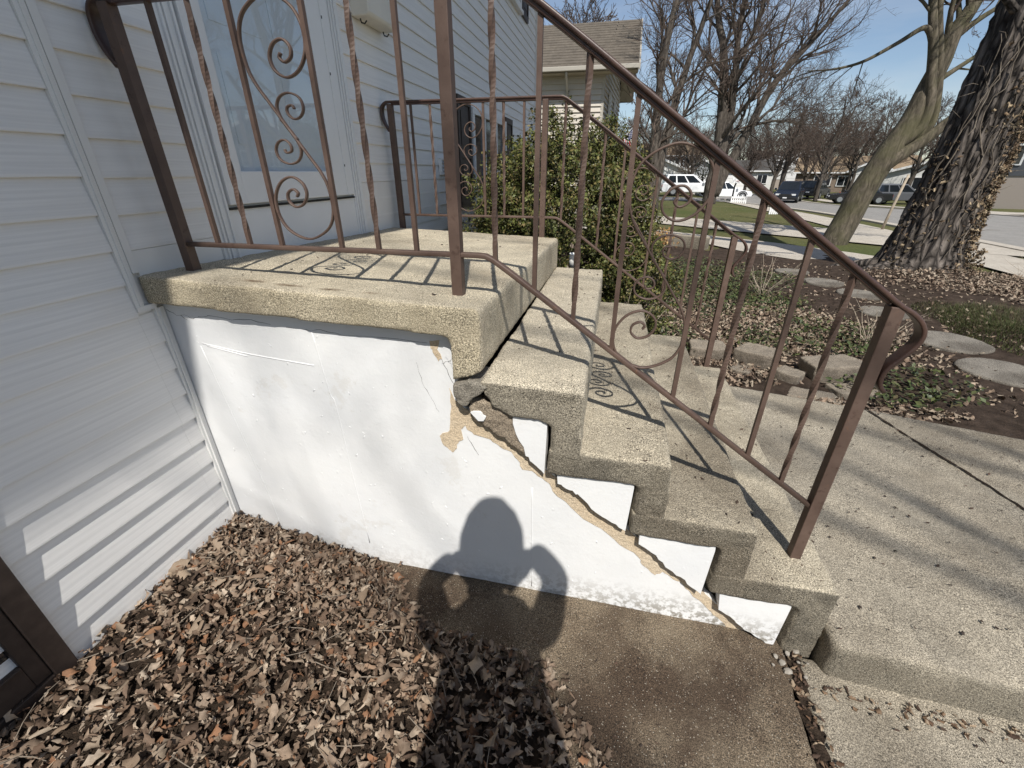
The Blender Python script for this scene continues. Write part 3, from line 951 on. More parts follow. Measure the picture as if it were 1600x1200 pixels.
def railing(label, y, dz, zpost, name='iron_railing'):
    t = thing(name, label, 'railing', (0.0857, y, 0), 0, 'iron stair railings beside the stoop')
    off = (-0.0857, 0, dz)
    def post(x, z0, z1, wd):
        mb = MB().box(x - wd / 2, x + wd / 2, -wd / 2, wd / 2, z0, z1)
        o = mb.build('post', 'brown_iron', t, False, off, 0.0025, 2)
        return o
    post(0.0857, zpost[0] - 0.02 - dz, 2.040, 0.036)
    post(1.131, zpost[1] - 0.02 - dz, 2.040, 0.036)
    post(2.379, zpost[2] - 0.02 - dz, rail_top(2.379) - 0.006, 0.036)
    # handrail with its curled ends
    left = [(0.066, 1.885), (0.040, 1.925), (0.026, 1.965), (0.025, 2.005), (0.036, 2.034), (0.062, 2.050), (0.10, 2.052)]
    mid = [(0.3, 2.052), (0.7, 2.052), (1.10, 2.052), (1.20, 2.052), (1.235, 2.050), (1.262, 2.040), (1.30, 2.016)]
    slope = [(x, rail_top(x)) for x in (1.5, 1.8, 2.1, 2.30, 2.38)]
    tail = [(2.418, 1.253), (2.447, 1.228), (2.462, 1.198), (2.458, 1.165), (2.438, 1.130), (2.415, 1.095), (2.407, 1.065), (2.412, 1.038), (2.428, 1.018)]
    pth = spiral_path(left + mid + slope + tail, 5)
    mb = MB()
    mb.sweep([(a, 0, b) for a, b in pth], rounded(0.042, 0.013, 0.005, 4))
    core_p = [p for p in pth if 0.09 < p[0] < 2.36]
    mb.sweep([(a, 0, b - 0.012) for a, b in core_p], rounded(0.026, 0.013, 0.003))
    mb.build('handrail', 'dark_rail', t, True, off)
    bp = [(0.10, 1.358), (0.6, 1.358), (1.12, 1.358), (1.205, 1.358), (1.228, 1.356), (1.25, 1.346), (1.30, rail_bot(1.30)), (1.8, rail_bot(1.8)), (2.362, rail_bot(2.362))]
    mb = MB()
    mb.sweep([(a, 0, b) for a, b in bp], rounded(0.026, 0.015, 0.003))
    mb.build('bottom_rail', 'brown_iron', t, True, off)
    for i, x in enumerate(BX):
        z0, z1 = rail_bot(x) + 0.004, rail_top(x) - 0.012
        key = (round(z1 - z0, 3), i in TW)
        if key not in bal_me:
            mb = twisted(z1 - z0, 0.0138, 1.6 if i in TW else 0.0)
            bal_me[key] = mb.mesh('baluster', 'brown_iron')
        o = link('baluster', bal_me[key], t, (x + off[0], 0, z0 + dz))
        if i not in TW:
            o.rotation_euler = (0, 0, 0)
    scroll(t, off[0], dz, 0, 0)
    scroll(t, off[0] + 1.135, -0.367 + dz, 0, 0)
    return t
railing('near brown wrought iron railing with scrolls and twisted bars, along the cracked wall side', 0.154, 0.0, (1.265, 1.228, 0.323))
railing('far brown wrought iron railing in front of the boxwood bush', 1.93, -0.047, (1.215, 1.182, 0.31))

# ------------------------------------------------------------------ white house
house = thing('house', 'white sided house with a storm door at the stoop', 'house', (-4, 2, 0))
HO = Vector((4, -2, 0))
def hb(mb, name, mat, parent=house, bevel=0, smooth=False):
    if parent is house:
        mb.v = [(x + HO.x, y + HO.y, z) for x, y, z in mb.v]
    return mb.build(name, mat, parent, smooth, None, bevel)
EX = 0.111
def boards(y0, y1, zlo, zhi, zref):
    prof = [(0.0005, EX + 0.004), (0.004, EX), (0.0082, EX * 0.66), (0.0122, EX * 0.30), (0.0152, 0.008), (0.0152, 0.0015), (0.0135, 0.0), (0.0005, 0.0)]
    mb = MB()
    n = len(prof)
    nseg = max(1, int((y1 - y0) / 0.9))
    for i in range(nseg + 1):
        y = y0 + (y1 - y0) * i / nseg
        mb.v += [(x + HO.x, y + HO.y, z) for x, z in prof]
    for i in range(nseg):
        for a in range(n):
            b = (a + 1) % n
            mb.f.append((i * n + a, i * n + b, (i + 1) * n + b, (i + 1) * n + a))
    mb.f += [tuple(range(n)), tuple(nseg * n + a for a in range(n))[::-1]]
    me = mb.mesh('siding_board', 'siding_white')
    k = math.ceil((zlo - zref) / EX - 1e-6)
    while zref + k * EX < zhi:
        o = link('siding_board', me, house, (0, 0, zref + k * EX))
        k += 1
hb(MB().box(-0.25, 0.0, -9.0, 7.93, -0.3, 5.05), 'wall', 'trim_white')
ZL = 1.363 - EX * 0
boards(-2.68, -0.049, -0.20, 5.0, 1.363 - 0.005)
boards(0.009, 0.370, 1.28, 5.0, 1.353)
boards(1.545, 7.86, 1.2, 5.0, 1.531)
boards(2.0, 7.86, 0.0, 1.15, 1.531)
# trim channels round the stoop
mb = MB()
mb.box(0.0, 0.018, -0.048, -0.019, 1.170, 5.0)
mb.box(0.0, 0.022, -0.036, -0.031, 1.170, 5.0)
hb(mb, 'trim_channel', 'trim_white')
mb = MB()
mb.box(0.0, 0.018, -0.016, 0.008, 1.281, 5.0)
mb.box(0.0, 0.012, -0.0188, -0.0162, 1.281, 5.0)
hb(mb, 'trim_channel', 'trim_white')
hb(MB().box(0.0, 0.020, -0.048, 0.020, 1.152, 1.1695), 'trim_channel', 'trim_white')
mb = MB()
mb.box(0.0, 0.018, 0.012, 0.045, -0.05, 1.1515)
mb.box(0.0, 0.024, 0.022, 0.026, -0.05, 1.1515)
hb(mb, 'trim_channel', 'trim_white')
boards(-0.0485, 0.0115, -0.2, 1.04, 1.363 - 0.005)
hb(MB().box(0.0, 0.060, 7.86, 7.95, -0.3, 5.0), 'corner_post', 'trim_white', bevel=0.004)
hb(MB().box(0.0, 0.014, 0.0085, 0.3705, 1.262, 1.352), 'base_board', 'trim_white')
hb(MB().box(0.0, 0.014, 1.5455, 2.9, 1.20, 1.5285), 'base_board', 'trim_white')
# storm door
door = thing('door', None, None, (0, 0, 0))
door.parent = house
door.location = (HO.x, HO.y, 0)
def dpart(mb, name, mat, bevel=0.002):
    return mb.build(name, mat, door, False, None, bevel)
mb = MB()
mb.box(0.0, 0.024, 0.371, 0.455, 1.18, 3.72)
mb.box(0.0, 0.024, 1.433, 1.545, 1.18, 3.72)
mb.box(0.0, 0.024, 0.4555, 1.4325, 3.60, 3.72)
for y in (0.384, 0.403, 0.435, 1.447, 1.474, 1.500):
    mb.box(0.0241, 0.033, y, y + 0.011, 1.185, 3.71)
dpart(mb, 'door_frame', 'door_white')
dpart(MB().box(0.0, 0.020, 0.4555, 1.4325, 1.18, 1.448), 'kick_board', 'door_white')
dpart(MB().box(-0.01, 0.030, 0.4565, 1.4315, 1.4485, 1.456), 'threshold', 'dark_metal', 0)
mb = MB()
mb.box(0.0065, 0.034, 0.462, 0.556, 1.468, 3.59)
mb.box(0.0065, 0.034, 1.240, 1.427, 1.468, 3.59)
mb.box(0.0065, 0.034, 0.5565, 1.2395, 1.468, 1.595)
mb.box(0.0065, 0.034, 0.5565, 1.2395, 3.45, 3.59)
for y in (0.5565, 1.2275):
    mb.box(0.012, 0.030, y, y + 0.012, 1.596, 3.449)
mb.box(0.0341, 0.038, 1.350, 1.354, 1.47, 3.58)
dpart(mb, 'storm_door', 'door_white')
dpart(MB().box(0.022, 0.0245, 0.569, 1.227, 1.596, 3.449), 'glass', 'clear_glass', 0)
mb = MB()
mb.box(0.0005, 0.006, 0.457, 1.431, 1.457, 3.598)
for (a, b) in ((0.62, 0.90), (0.98, 1.20)):
    for (c, d) in ((1.70, 2.02), (2.12, 2.75), (2.85, 3.35)):
        mb.box(0.006, 0.0095, a, b, c, d)
dpart(mb, 'inner_door', 'inner_door', 0)
mb = MB()
for z in (1.62, 2.06, 2.30, 2.86):
    mb.box(0.0341, 0.040, 1.352, 1.358, z, z + 0.012)
dpart(mb, 'hinge', 'dark_metal', 0)
# far window, its shutters, upper window
def window(parent, y0, y1, z0, z1, mull, name='window', x=0.0, hang=0.0):
    f = MB()
    for a, b, c, d in ((y0, y1, z0, z0 + 0.06), (y0, y1, z1 - 0.06, z1), (y0, y0 + 0.06, z0 + 0.06, z1 - 0.06), (y1 - 0.06, y1, z0 + 0.06, z1 - 0.06)):
        f.box(x, x + 0.055, a, b, c, d)
    for m in mull:
        f.box(x, x + 0.045, m - 0.03, m + 0.03, z0 + 0.06, z1 - 0.06)
    f.box(x, x + 0.075, y0 - 0.03, y1 + 0.03, z0 - 0.045, z0 - 0.0005)
    fo = hb(f, name, 'trim_white', bevel=0.003)
    p = MB().box(x + 0.012, x + 0.018, y0 + 0.05, y1 - 0.05, z0 + 0.05, z1 - 0.05)
    p.v = [(a + HO.x, b + HO.y, c) for a, b, c in p.v]
    p.build('pane', 'window_dark', fo)
    return fo
window(house, 3.92, 5.47, 1.27, 2.20, (4.42, 4.97))
window(house, 4.70, 6.47, 3.64, 4.85, (5.28, 5.88))
def shutter(y0, y1, z0, z1):
    mb = MB()
    mb.box(0.012, 0.040, y0, y0 + 0.05, z0, z1)
    mb.box(0.012, 0.040, y1 - 0.05, y1, z0, z1)
    zm = (z0 + z1) / 2
    for a in (z0, zm - 0.04, z1 - 0.07):
        mb.box(0.012, 0.040, y0 + 0.05, y1 - 0.05, a, a + 0.07)
    for a, b in ((z0 + 0.07, zm - 0.04), (zm + 0.03, z1 - 0.07)):
        mb.box(0.012, 0.026, y0 + 0.05, y1 - 0.05, a, b)
        mb.box(0.026, 0.034, y0 + 0.10, y1 - 0.10, a + 0.05, b - 0.05)
    hb(mb, 'shutter', 'dark_brown', bevel=0.002)
shutter(3.47, 3.90, 1.25, 2.26)
shutter(5.50, 5.93, 1.25, 2.26)
shutter(6.62, 7.06, 3.63, 4.88)
shutter(4.20, 4.64, 3.63, 4.88)
# wall vent
mb = MB()
mb.box(0.012, 0.040, 2.93, 3.165, 1.565, 1.585)
mb.box(0.012, 0.040, 2.93, 3.165, 1.685, 1.705)
mb.box(0.012, 0.040, 2.93, 2.95, 1.585, 1.685)
mb.box(0.012, 0.040, 3.145, 3.165, 1.585, 1.685)
mb.box(0.012, 0.020, 2.95, 3.145, 1.585, 1.685)
vent = hb(mb, 'wall_vent', 'plastic_white', bevel=0.002)
mb = MB()
for k in range(3):
    z = 1.592 + k * 0.032
    mb.prism([(0.020, z), (0.036, z + 0.004), (0.036, z + 0.010), (0.020, z + 0.026)], 'y', 2.975, 3.12)
mb.v = [(a + HO.x, b + HO.y, c) for a, b, c in mb.v]
mb.build('louvre', 'pole_grey', vent)
# brown framed window low on the wall
bw = MB()
for a, b, c, d in ((-0.712, -0.655, 0.05, 1.30), (-1.75, -1.693, 0.05, 1.30), (-1.693, -0.712, 0.05, 0.178), (-1.693, -0.712, 1.24, 1.30)):
    bw.box(0.0, 0.030, a, b, c, d)
bwo = hb(bw, 'brown_window', 'dark_brown', bevel=0.003)
sash = MB()
for a, b, c, d in ((-0.755, -0.7135, 0.184, 1.235), (-1.69, -1.65, 0.184, 1.235), (-1.65, -0.755, 0.184, 0.285), (-1.65, -0.755, 1.19, 1.235)):
    sash.box(0.0, 0.024, a, b, c, d)
sash.box(0.0241, 0.030, -1.65, -0.757, 0.272, 0.285)
sash.v = [(a + HO.x, b + HO.y, c) for a, b, c in sash.v]
sash.build('sash', 'dark_brown', bwo, False, None, 0.003)
p = MB().box(0.004, 0.008, -1.65, -0.755, 0.285, 1.19)
p.v = [(a + HO.x, b + HO.y, c) for a, b, c in p.v]
p.build('pane', 'window_dark', bwo)
# roof with its deep eave, gable ridge along the street
mb = MB()
mb.prism([(0.968, 5.00), (0.985, 5.16), (-4.2, 7.2), (-9.4, 5.16), (-9.4, 5.0), (-4.2, 7.04)], 'y', -9.5, 8.2)
hb(mb, 'roof', 'shingle_brown')
hb(MB().box(-0.20, 0.950, -9.4, 8.15, 5.01, 5.045), 'soffit', 'trim_white')
hb(MB().box(0.986, 1.010, -9.5, 8.2, 5.13, 5.22), 'gutter', 'trim_white', bevel=0.01)
hb(MB().box(-8.6, -8.35, -2.7, 7.9, -0.3, 5.0), 'wall', 'siding_white')
hb(MB().prism([(-8.36, -0.3), (-0.2, -0.3), (-0.2, 5.0), (-4.2, 6.9), (-8.36, 5.0)], 'y', 7.72, 7.93), 'wall', 'siding_white')
# unseen wing beside the camera, placed and sized so its corner shades the low window
mb = MB()
mb.prism([(-6.0, -9.0), (0.60, -9.0), (0.60, -2.70), (-6.0, -2.70)], 'z', -0.3, 4.98)
hb(mb, 'unseen_wing', 'siding_white')

mbx = thing('mailbox', 'cream metal mailbox on the wall right of the storm door', 'mailbox', (0.01, 1.90, 2.40))
MB().prism([(0.0, 0.0), (0.105, 0.0), (0.115, 0.02), (0.115, 0.22), (0.06, 0.30), (0.0, 0.31)], 'y', -0.19, 0.18).build('box', 'cream_metal', mbx, False, None, 0.008)
MB().prism([(-0.0, 0.312), (0.06, 0.303), (0.125, 0.222), (0.130, 0.190), (0.137, 0.190), (0.132, 0.226), (0.064, 0.31), (0.0, 0.318)], 'y', -0.20, 0.19).build('lid', 'cream_metal', mbx, False, None, 0.002)
mb = MB()
for y in (-0.14, 0.14):
    mb.tube([(0.03, y, 0.0), (0.035, y, -0.02), (0.055, y, -0.026), (0.07, y, -0.012)], 0.004, 6)
mb.build('hook', 'dark_metal', mbx)

# ------------------------------------------------------------------ leaves
def leaf_variant(seed, lobes=3, aspect=0.4, roll=4.0):
    """a dried leaf: a pointed, lobed blade rolled across its midrib, bent and twisted along it; unit length"""
    rr = random.Random(seed)
    NXL, NYL = 7, 5
    k = roll * rr.choice((-1, 1)) * rr.uniform(0.7, 1.2)
    bend, tw, side = rr.uniform(-1.6, 1.6), rr.uniform(-2.4, 2.4), rr.uniform(-0.25, 0.25)
    v = []
    for i in range(NXL):
        u = i / (NXL - 1)
        x = u - 0.5
        wv = (math.sin(math.pi * min(1, u * 0.94 + 0.06)) ** 0.7) * (0.80 + 0.30 * math.cos(lobes * 2 * math.pi * u)) * aspect * 0.5 + 0.004
        for j in range(NYL):
            q = -1 + 2 * j / (NYL - 1)
            y = q * wv * rr.uniform(0.85, 1.12)
            ang = k * y + tw * x * 0.6
            yy_, zz_ = (math.sin(k * y) / k, (1 - math.cos(k * y)) / k)
            c, s_ = math.cos(tw * x), math.sin(tw * x)
            yy_, zz_ = yy_ * c - zz_ * s_, yy_ * s_ + zz_ * c
            v.append((x, yy_ + side * x * x, zz_ + bend * (x * x - 0.1) * 0.55 + rr.uniform(-0.018, 0.018)))
    f = []
    for i in range(NXL - 1):
        for j in range(NYL - 1):
            a = i * NYL + j
            f += [(a, a + NYL, a + NYL + 1), (a, a + NYL + 1, a + 1)]
    return np.array(v), np.array(f)
LV = [leaf_variant(i, lo, asp, ro) for i, (lo, asp, ro) in enumerate([(3, .62, 3.5), (2, .45, 6), (3, .8, 3), (1, .38, 7), (2, .7, 4), (3, .5, 6), (2, .9, 2.2), (1, .34, 8), (3, .95, 2.6), (2, .55, 5), (1, .5, 4), (3, .75, 4.5)])]
GV = []
for i in range(4):
    GV.append((np.array([(-0.5, 0, 0), (-0.1, 0.26, 0.06), (0.5, 0, 0.02), (-0.1, -0.26, 0.06)]) + 0, np.array([(0, 1, 2), (0, 2, 3)])))
def scatter(name, pos, size, variants, cols, mat, parent=None, tilt=1.0, seed=0, normals=None, kind='stuff'):
    g = np.random.default_rng(seed)
    n = len(pos)
    pick = g.integers(0, len(variants), n)
    yaw = g.uniform(0, 2 * np.pi, n)
    ax = g.normal(0, tilt, n)
    ay = g.normal(0, tilt, n)
    cols = np.array(cols)
    ci = g.integers(0, len(cols), n)
    cc = cols[ci] * g.uniform(0.7, 1.2, (n, 1))
    V, F, C = [], [], []
    base = 0
    for k, (vv, ff) in enumerate(variants):
        idx = np.where(pick == k)[0]
        if not len(idx):
            continue
        m = len(idx)
        cy_, sy_ = np.cos(yaw[idx]), np.sin(yaw[idx])
        p = np.repeat(vv[None], m, 0) * size[idx][:, None, None]
        x, y, z = p[..., 0], p[..., 1], p[..., 2]
        a = ax[idx][:, None]
        y, z = y * np.cos(a) - z * np.sin(a), y * np.sin(a) + z * np.cos(a)
        b = ay[idx][:, None]
        x, z = x * np.cos(b) + z * np.sin(b), -x * np.sin(b) + z * np.cos(b)
        x, y = x * cy_[:, None] - y * sy_[:, None], x * sy_[:, None] + y * cy_[:, None]
        P = np.stack([x, y, z], -1)
        if normals is not None:
            nn = normals[idx]
            tz = nn / np.linalg.norm(nn, axis=1, keepdims=True)
            h = np.where(np.abs(tz[:, 2:3]) < 0.9, np.array([[0, 0, 1.0]]), np.array([[1.0, 0, 0]]))
            tx_ = np.cross(h, tz)
            tx_ /= np.linalg.norm(tx_, axis=1, keepdims=True)
            ty_ = np.cross(tz, tx_)
            P = P[..., 0:1] * tx_[:, None] + P[..., 1:2] * ty_[:, None] + P[..., 2:3] * tz[:, None]
        P += pos[idx][:, None]
        V.append(P.reshape(-1, 3))
        F.append((ff[None] + (base + np.arange(m) * len(vv))[:, None, None]).reshape(-1, 3))
        C.append(np.repeat(cc[idx], len(vv), 0))
        base += m * len(vv)
    V, F, C = np.concatenate(V), np.concatenate(F), np.concatenate(C)
    me = bpy.data.meshes.new(name)
    me.vertices.add(len(V))
    me.vertices.foreach_set('co', V.astype(np.float32).ravel())
    me.loops.add(F.size)
    me.loops.foreach_set('vertex_index', F.astype(np.int32).ravel())
    me.polygons.add(len(F))
    me.polygons.foreach_set('loop_start', np.arange(0, F.size, 3, dtype=np.int32))
    me.polygons.foreach_set('use_smooth', np.ones(len(F), dtype=bool))
    me.update(calc_edges=True)
    at = me.color_attributes.new("Col", 'FLOAT_COLOR', 'POINT')
    at.data.foreach_set('color', np.c_[np.clip(C, 0, 1), np.ones(len(C))].astype(np.float32).ravel())
    me.materials.append(M[mat])
    o = link(name, me, parent)
    if kind:
        o['kind'] = kind
    return o
DEADC = [(0.27, 0.195, 0.14), (0.36, 0.275, 0.205), (0.21, 0.145, 0.10), (0.42, 0.335, 0.255), (0.14, 0.092, 0.062), (0.30, 0.22, 0.16), (0.28, 0.205, 0.15), (0.10, 0.066, 0.046), (0.19, 0.13, 0.092), (0.28, 0.145, 0.08), (0.33, 0.25, 0.18), (0.48, 0.39, 0.30), (0.09, 0.06, 0.042), (0.17, 0.11, 0.075)]
def pile_xe(y):
    return np.interp(-np.asarray(y, float), [-0.05, 0.11, 0.20, 0.235, 0.36, 0.52, 0.9, 2.6], [0.735, 0.88, 1.0, 1.50, 1.58, 1.71, 1.86, 2.0])
def pile_h(x, y):
    e = pile_xe(y)
    return 0.150 * np.clip(1 - x / e, 0, 1) ** 1.15 + 0.010
pile = thing('leaf_pile', 'drift of dry brown leaves heaped against the wall corner', 'leaf pile', (0.6, -0.5, 0))
mb = MB()
nx, ny = 40, 50
yy = np.linspace(-2.5, 0.045, ny)
for y in yy:
    e = float(pile_xe(y)) - 0.03
    for i in range(nx):
        x = 0.0 + e * i / (nx - 1)
        mb.v.append((x - 0.6, y + 0.5, float(pile_h(x, y)) - 0.016 + 0.01 * mn.noise(Vector((x * 9, y * 9, 0)))))
for j in range(ny - 1):
    for i in range(nx - 1):
        mb.f.append((j * nx + i, j * nx + i + 1, (j + 1) * nx + i + 1, (j + 1) * nx + i))
mb.build('leaf_bed', 'leaf_mould', pile, True)
def pile_points(n, seed, top=False):
    g = np.random.default_rng(seed)
    y = g.uniform(-2.4, 0.04, n * 2)
    e = pile_xe(y)
    x = g.uniform(0.01, 1, n * 2) * (e + g.normal(0, 0.035, n * 2))
    k = (x > 0.015) & (y < 0.035)
    x, y = x[k][:n], y[k][:n]
    z = pile_h(x, y) + g.uniform(-0.018, 0.016, len(x)) + (0.012 if top else 0)
    return np.stack([x - 0.6, y + 0.5, z], 1)
P = pile_points(20000, 5)
g = np.random.default_rng(9)
scatter('leaf_mass', P, 0.014 + 0.046 * g.random(len(P)) ** 2.0, LV, DEADC, 'dead_leaf_mass', pile, 0.65, 3)
mb = MB()
rt = random.Random(44)
for i in range(170):                                    # leaf stalks and bits of twig among the leaves
    y = rt.uniform(-1.3, 0.0)
    x = rt.uniform(0.02, 0.97) * float(pile_xe(y))
    z = float(pile_h(x, y)) + 0.012
    a, l = rt.uniform(0, 6.28), rt.uniform(0.04, 0.13)
    p0 = Vector((x - 0.6, y + 0.5, z))
    d = Vector((math.cos(a), math.sin(a), rt.uniform(-0.15, 0.35)))
    mb.tube([p0, p0 + d * l * 0.5 + Vector((rt.uniform(-.006, .006), rt.uniform(-.006, .006), 0.004)), p0 + d * l], [0.0016, 0.0013, 0.0008], 4)
mb.build('leaf_stalks', 'twig_grey', pile)['kind'] = 'stuff'
single_me = []
for k, (vv, ff) in enumerate(LV):
    me = bpy.data.meshes.new('leaf')
    me.from_pydata(vv.tolist(), [], ff.tolist())
    me.polygons.foreach_set('use_smooth', [True] * len(me.polygons))
    me.materials.append(M['dead_leaf'])
    single_me.append(me)
P = pile_points(2000, 77, True)
P = P[(P[:, 1] - 0.5 > -1.02)][:290]
for q in P:
    o = link('leaf', rng.choice(single_me), pile, tuple(q))
    s = rng.uniform(0.034, 0.058) if rng.random() < 0.85 else rng.uniform(0.065, 0.09)
    o.scale = (s, s, s)
    o.rotation_euler = (rng.gauss(0, 0.6), rng.gauss(0, 0.6), rng.uniform(0, 6.28))
# stray leaves on the pad beyond the drift, crumbs on the steps and walk
g = np.random.default_rng(21)
n = 200
y = g.uniform(-1.3, 0.0, n)
x = pile_xe(y) + np.abs(g.normal(0, 0.04, n))
scatter('stray_leaves', np.stack([x, y, np.full(n, 0.012)], 1), g.uniform(0.02, 0.055, n), LV, DEADC, 'dead_leaf_mass', None, 0.35, 5)
pts = []
def surf_z(x, y):
    if x < 1.24:
        return 1.272 - 0.0336 * x + TS * y
    for k in range(1, 5):
        if x < NX[k] - 0.02:
            return NZ[k] - 0.004 * y
    return 0.155
for i in range(1000):
    x, y = g.uniform(0.2, 4.4), g.uniform(0.0, 1.85)
    if x < 1.24 and g.random() < 0.85:
        continue
    if x > 2.49 and y > 1.75:
        continue
    pts.append((x, y, surf_z(x, y) + 0.003))
for i in range(260):
    pts.append((g.uniform(1.7, 4.4), g.uniform(-1.1, -0.12), 0.003))
pts = np.array(pts)
scatter('bud_litter', pts, g.uniform(0.006, 0.020, len(pts)), LV[5:8], [(0.06, 0.04, 0.03), (0.09, 0.055, 0.04), (0.04, 0.03, 0.025)], 'dead_leaf_mass', None, 0.25, 6)
n = 420
t = g.random(n)
x = np.where(t < 0.45, 2.40 + g.normal(0, 0.02, n), 2.45 + g.random(n) * 1.6)
y = np.where(t < 0.45, -g.random(n) * 1.0, -0.10 - np.abs(g.normal(0, 0.03, n)) - (x - 2.45) * 0.03)
scatter('seam_litter', np.stack([x, y, np.full(n, 0.004)], 1), g.uniform(0.010, 0.03, n), LV, [(0.13, 0.075, 0.045), (0.20, 0.13, 0.08), (0.08, 0.05, 0.035), (0.34, 0.26, 0.18)], 'dead_leaf_mass', None, 0.3, 8)
# broken crumbs of concrete at the foot of the steps
for i in range(9):
    x, y = rng.uniform(2.30, 2.47), rng.uniform(-0.10, 0.02)
    mb = MB()
    r = rng.uniform(0.005, 0.015)
    mb.lathe([(r * 0.5, -r * 0.5), (r, -r * 0.1), (r * 0.8, r * 0.45), (r * 0.3, r * 0.6)], 7)
    mb.v = [(a * rng.uniform(.8, 1.2), b * rng.uniform(.8, 1.2), c) for a, b, c in mb.v]
    o = mb.build('concrete_crumb', 'pebble', None, False, (x, y, 0.008))
    o.rotation_euler = (rng.uniform(-.6, .6), rng.uniform(-.6, .6), rng.uniform(0, 6))
    tag(o, 'small pale concrete crumb lying at the foot of the lowest step', 'rubble', 'concrete crumbs by the lowest step')

# ------------------------------------------------------------------ garden: blocks, stones, plants
BLOCKS = [
    ((2.54, 2.66), 0.34, 0.22, 0.06, 0.225, 0.10, 'grey retaining block nearest the steps, upper course behind the far rail post'),
    ((2.93, 2.56), 0.34, 0.27, 0.07, 0.245, -0.55, 'tilted mossy retaining block, second along the upper course'),
    ((3.08, 2.28), 0.20, 0.18, 0.05, 0.19, -0.75, 'small wedge retaining block between the two larger upper blocks'),
    ((3.45, 2.42), 0.46, 0.28, 0.08, 0.245, 0.28, 'large pale retaining block with a dark broken end, right of the upper course'),
    ((2.76, 2.36), 0.16, 0.18, 0.00, 0.145, -0.5, 'short lower course block under the first upper block'),
    ((2.93, 2.17), 0.16, 0.16, -0.02, 0.12, -0.55, 'smallest lower course block in the middle of the wall'),
    ((3.17, 2.00), 0.34, 0.20, 0.00, 0.13, -0.30, 'long lower course block beside the walk, below the wedge'),
    ((3.50, 2.14), 0.40, 0.22, 0.00, 0.145, 0.35, 'lower course block under the large pale block'),
]
for k, ((bx, by), lx, ly, z0, z1, rz, lab) in enumerate(BLOCKS):
    poly = [(-lx / 2, -ly / 2 * 0.75), (-lx / 6, -ly / 2), (lx / 5, -ly / 2), (lx / 2, -ly / 2 * 0.7), (lx / 2 * 0.82, ly / 2), (-lx / 2 * 0.82, ly / 2)]
    o = rough_block('retaining_block', poly, 'z', 0, z1 - z0, 'block_concrete', None, 0.012, 0, 0.012, 0.014, 30 + k, 2, 0.03, 0.12)
    o.location = (bx, by, z0)
    o.rotation_euler = (rng.uniform(-.05, .05), rng.uniform(-.05, .05), rz)
    tag(o, lab, 'block', 'stacked retaining wall blocks')
STONES = [((4.68, 7.05), 0.26, 'farthest round stepping stone, by the path and the ivy tree'), ((4.72, 5.95), 0.26, 'round stepping stone second from the path'),
          ((4.90, 5.30), 0.26, 'leaf flecked round stepping stone in the middle of the row'), ((4.74, 4.38), 0.24, 'round stepping stone behind the near rail end'),
          ((4.88, 3.48), 0.30, 'wide round stepping stone right of the handrail tail'), ((4.86, 2.80), 0.30, 'nearest large round stepping stone at the right edge'),
          ((4.85, 2.25), 0.12, 'small flat stone in bare soil near the walk')]
for k, ((sx_, sy_), r, lab) in enumerate(STONES):
    poly = [(r * math.cos(a) * (1 + 0.04 * math.sin(3 * a + k)), r * math.sin(a) * (1 + 0.04 * math.cos(2 * a + k))) for a in np.linspace(0, 2 * math.pi, 28)[:-1]]
    o = rough_block('stepping_stone', poly, 'z', -0.04, 0.035, 'stone_concrete', None, 0.014, 0, 0.005, 0.006, 50 + k, 2)
    o.location = (sx_, sy_, float(soil_h(np.array(sx_), np.array(sy_))) - 0.014)
    tag(o, lab, 'stepping stone', 'round stepping stones across the bed')

def leaf_cover(name, regions, cols, smin, smax, seed, mat, variants, tilt, lift=0.0, kind='stuff'):
    g = np.random.default_rng(seed)
    Q = []
    for cx, cy, rx, ry, n, hh in regions:
        a = g.uniform(0, 2 * np.pi, n)
        r = np.sqrt(g.random(n)) * (1 + 0.15 * g.normal(size=n))
        x, y = cx + rx * r * np.cos(a), cy + ry * r * np.sin(a)
        k = ~((x > 2.42) & (x < 4.2) & (y < 1.66 + 0.12 * np.clip(3.4 - x, 0, 1) * 2.2))
        k &= ~((x < 2.55) & (y < 1.98))
        x, y = x[k], y[k]
        Q.append(np.stack([x, y, soil_h(x, y) + lift + g.random(len(x)) * hh], 1))
    Q = np.concatenate(Q)
    return scatter(name, Q, g.uniform(smin, smax, len(Q)), variants, cols, mat, None, tilt, seed, kind=kind)
leaf_cover('bed_leaf_litter', [(3.0, 3.9, 1.0, 1.3, 3600, 0.03), (3.9, 3.4, 0.8, 0.8, 1100, 0.02), (2.6, 2.4, 0.5, 0.35, 500, 0.02), (4.6, 5.6, 1.8, 2.6, 900, 0.01), (6.9, 6.4, 1.3, 0.9, 1900, 0.05),
                               (7.4, 5.6, 0.9, 0.9, 1000, 0.03), (3.5, 1.85, 0.5, 0.12, 260, 0.02), (5.0, 2.3, 1.0, 0.6, 260, 0.01)],
           [(0.40, 0.31, 0.23), (0.30, 0.22, 0.16), (0.20, 0.14, 0.10), (0.46, 0.38, 0.29), (0.34, 0.27, 0.2)], 0.03, 0.07, 41, 'dead_leaf_mass', LV, 0.5, 0.005)
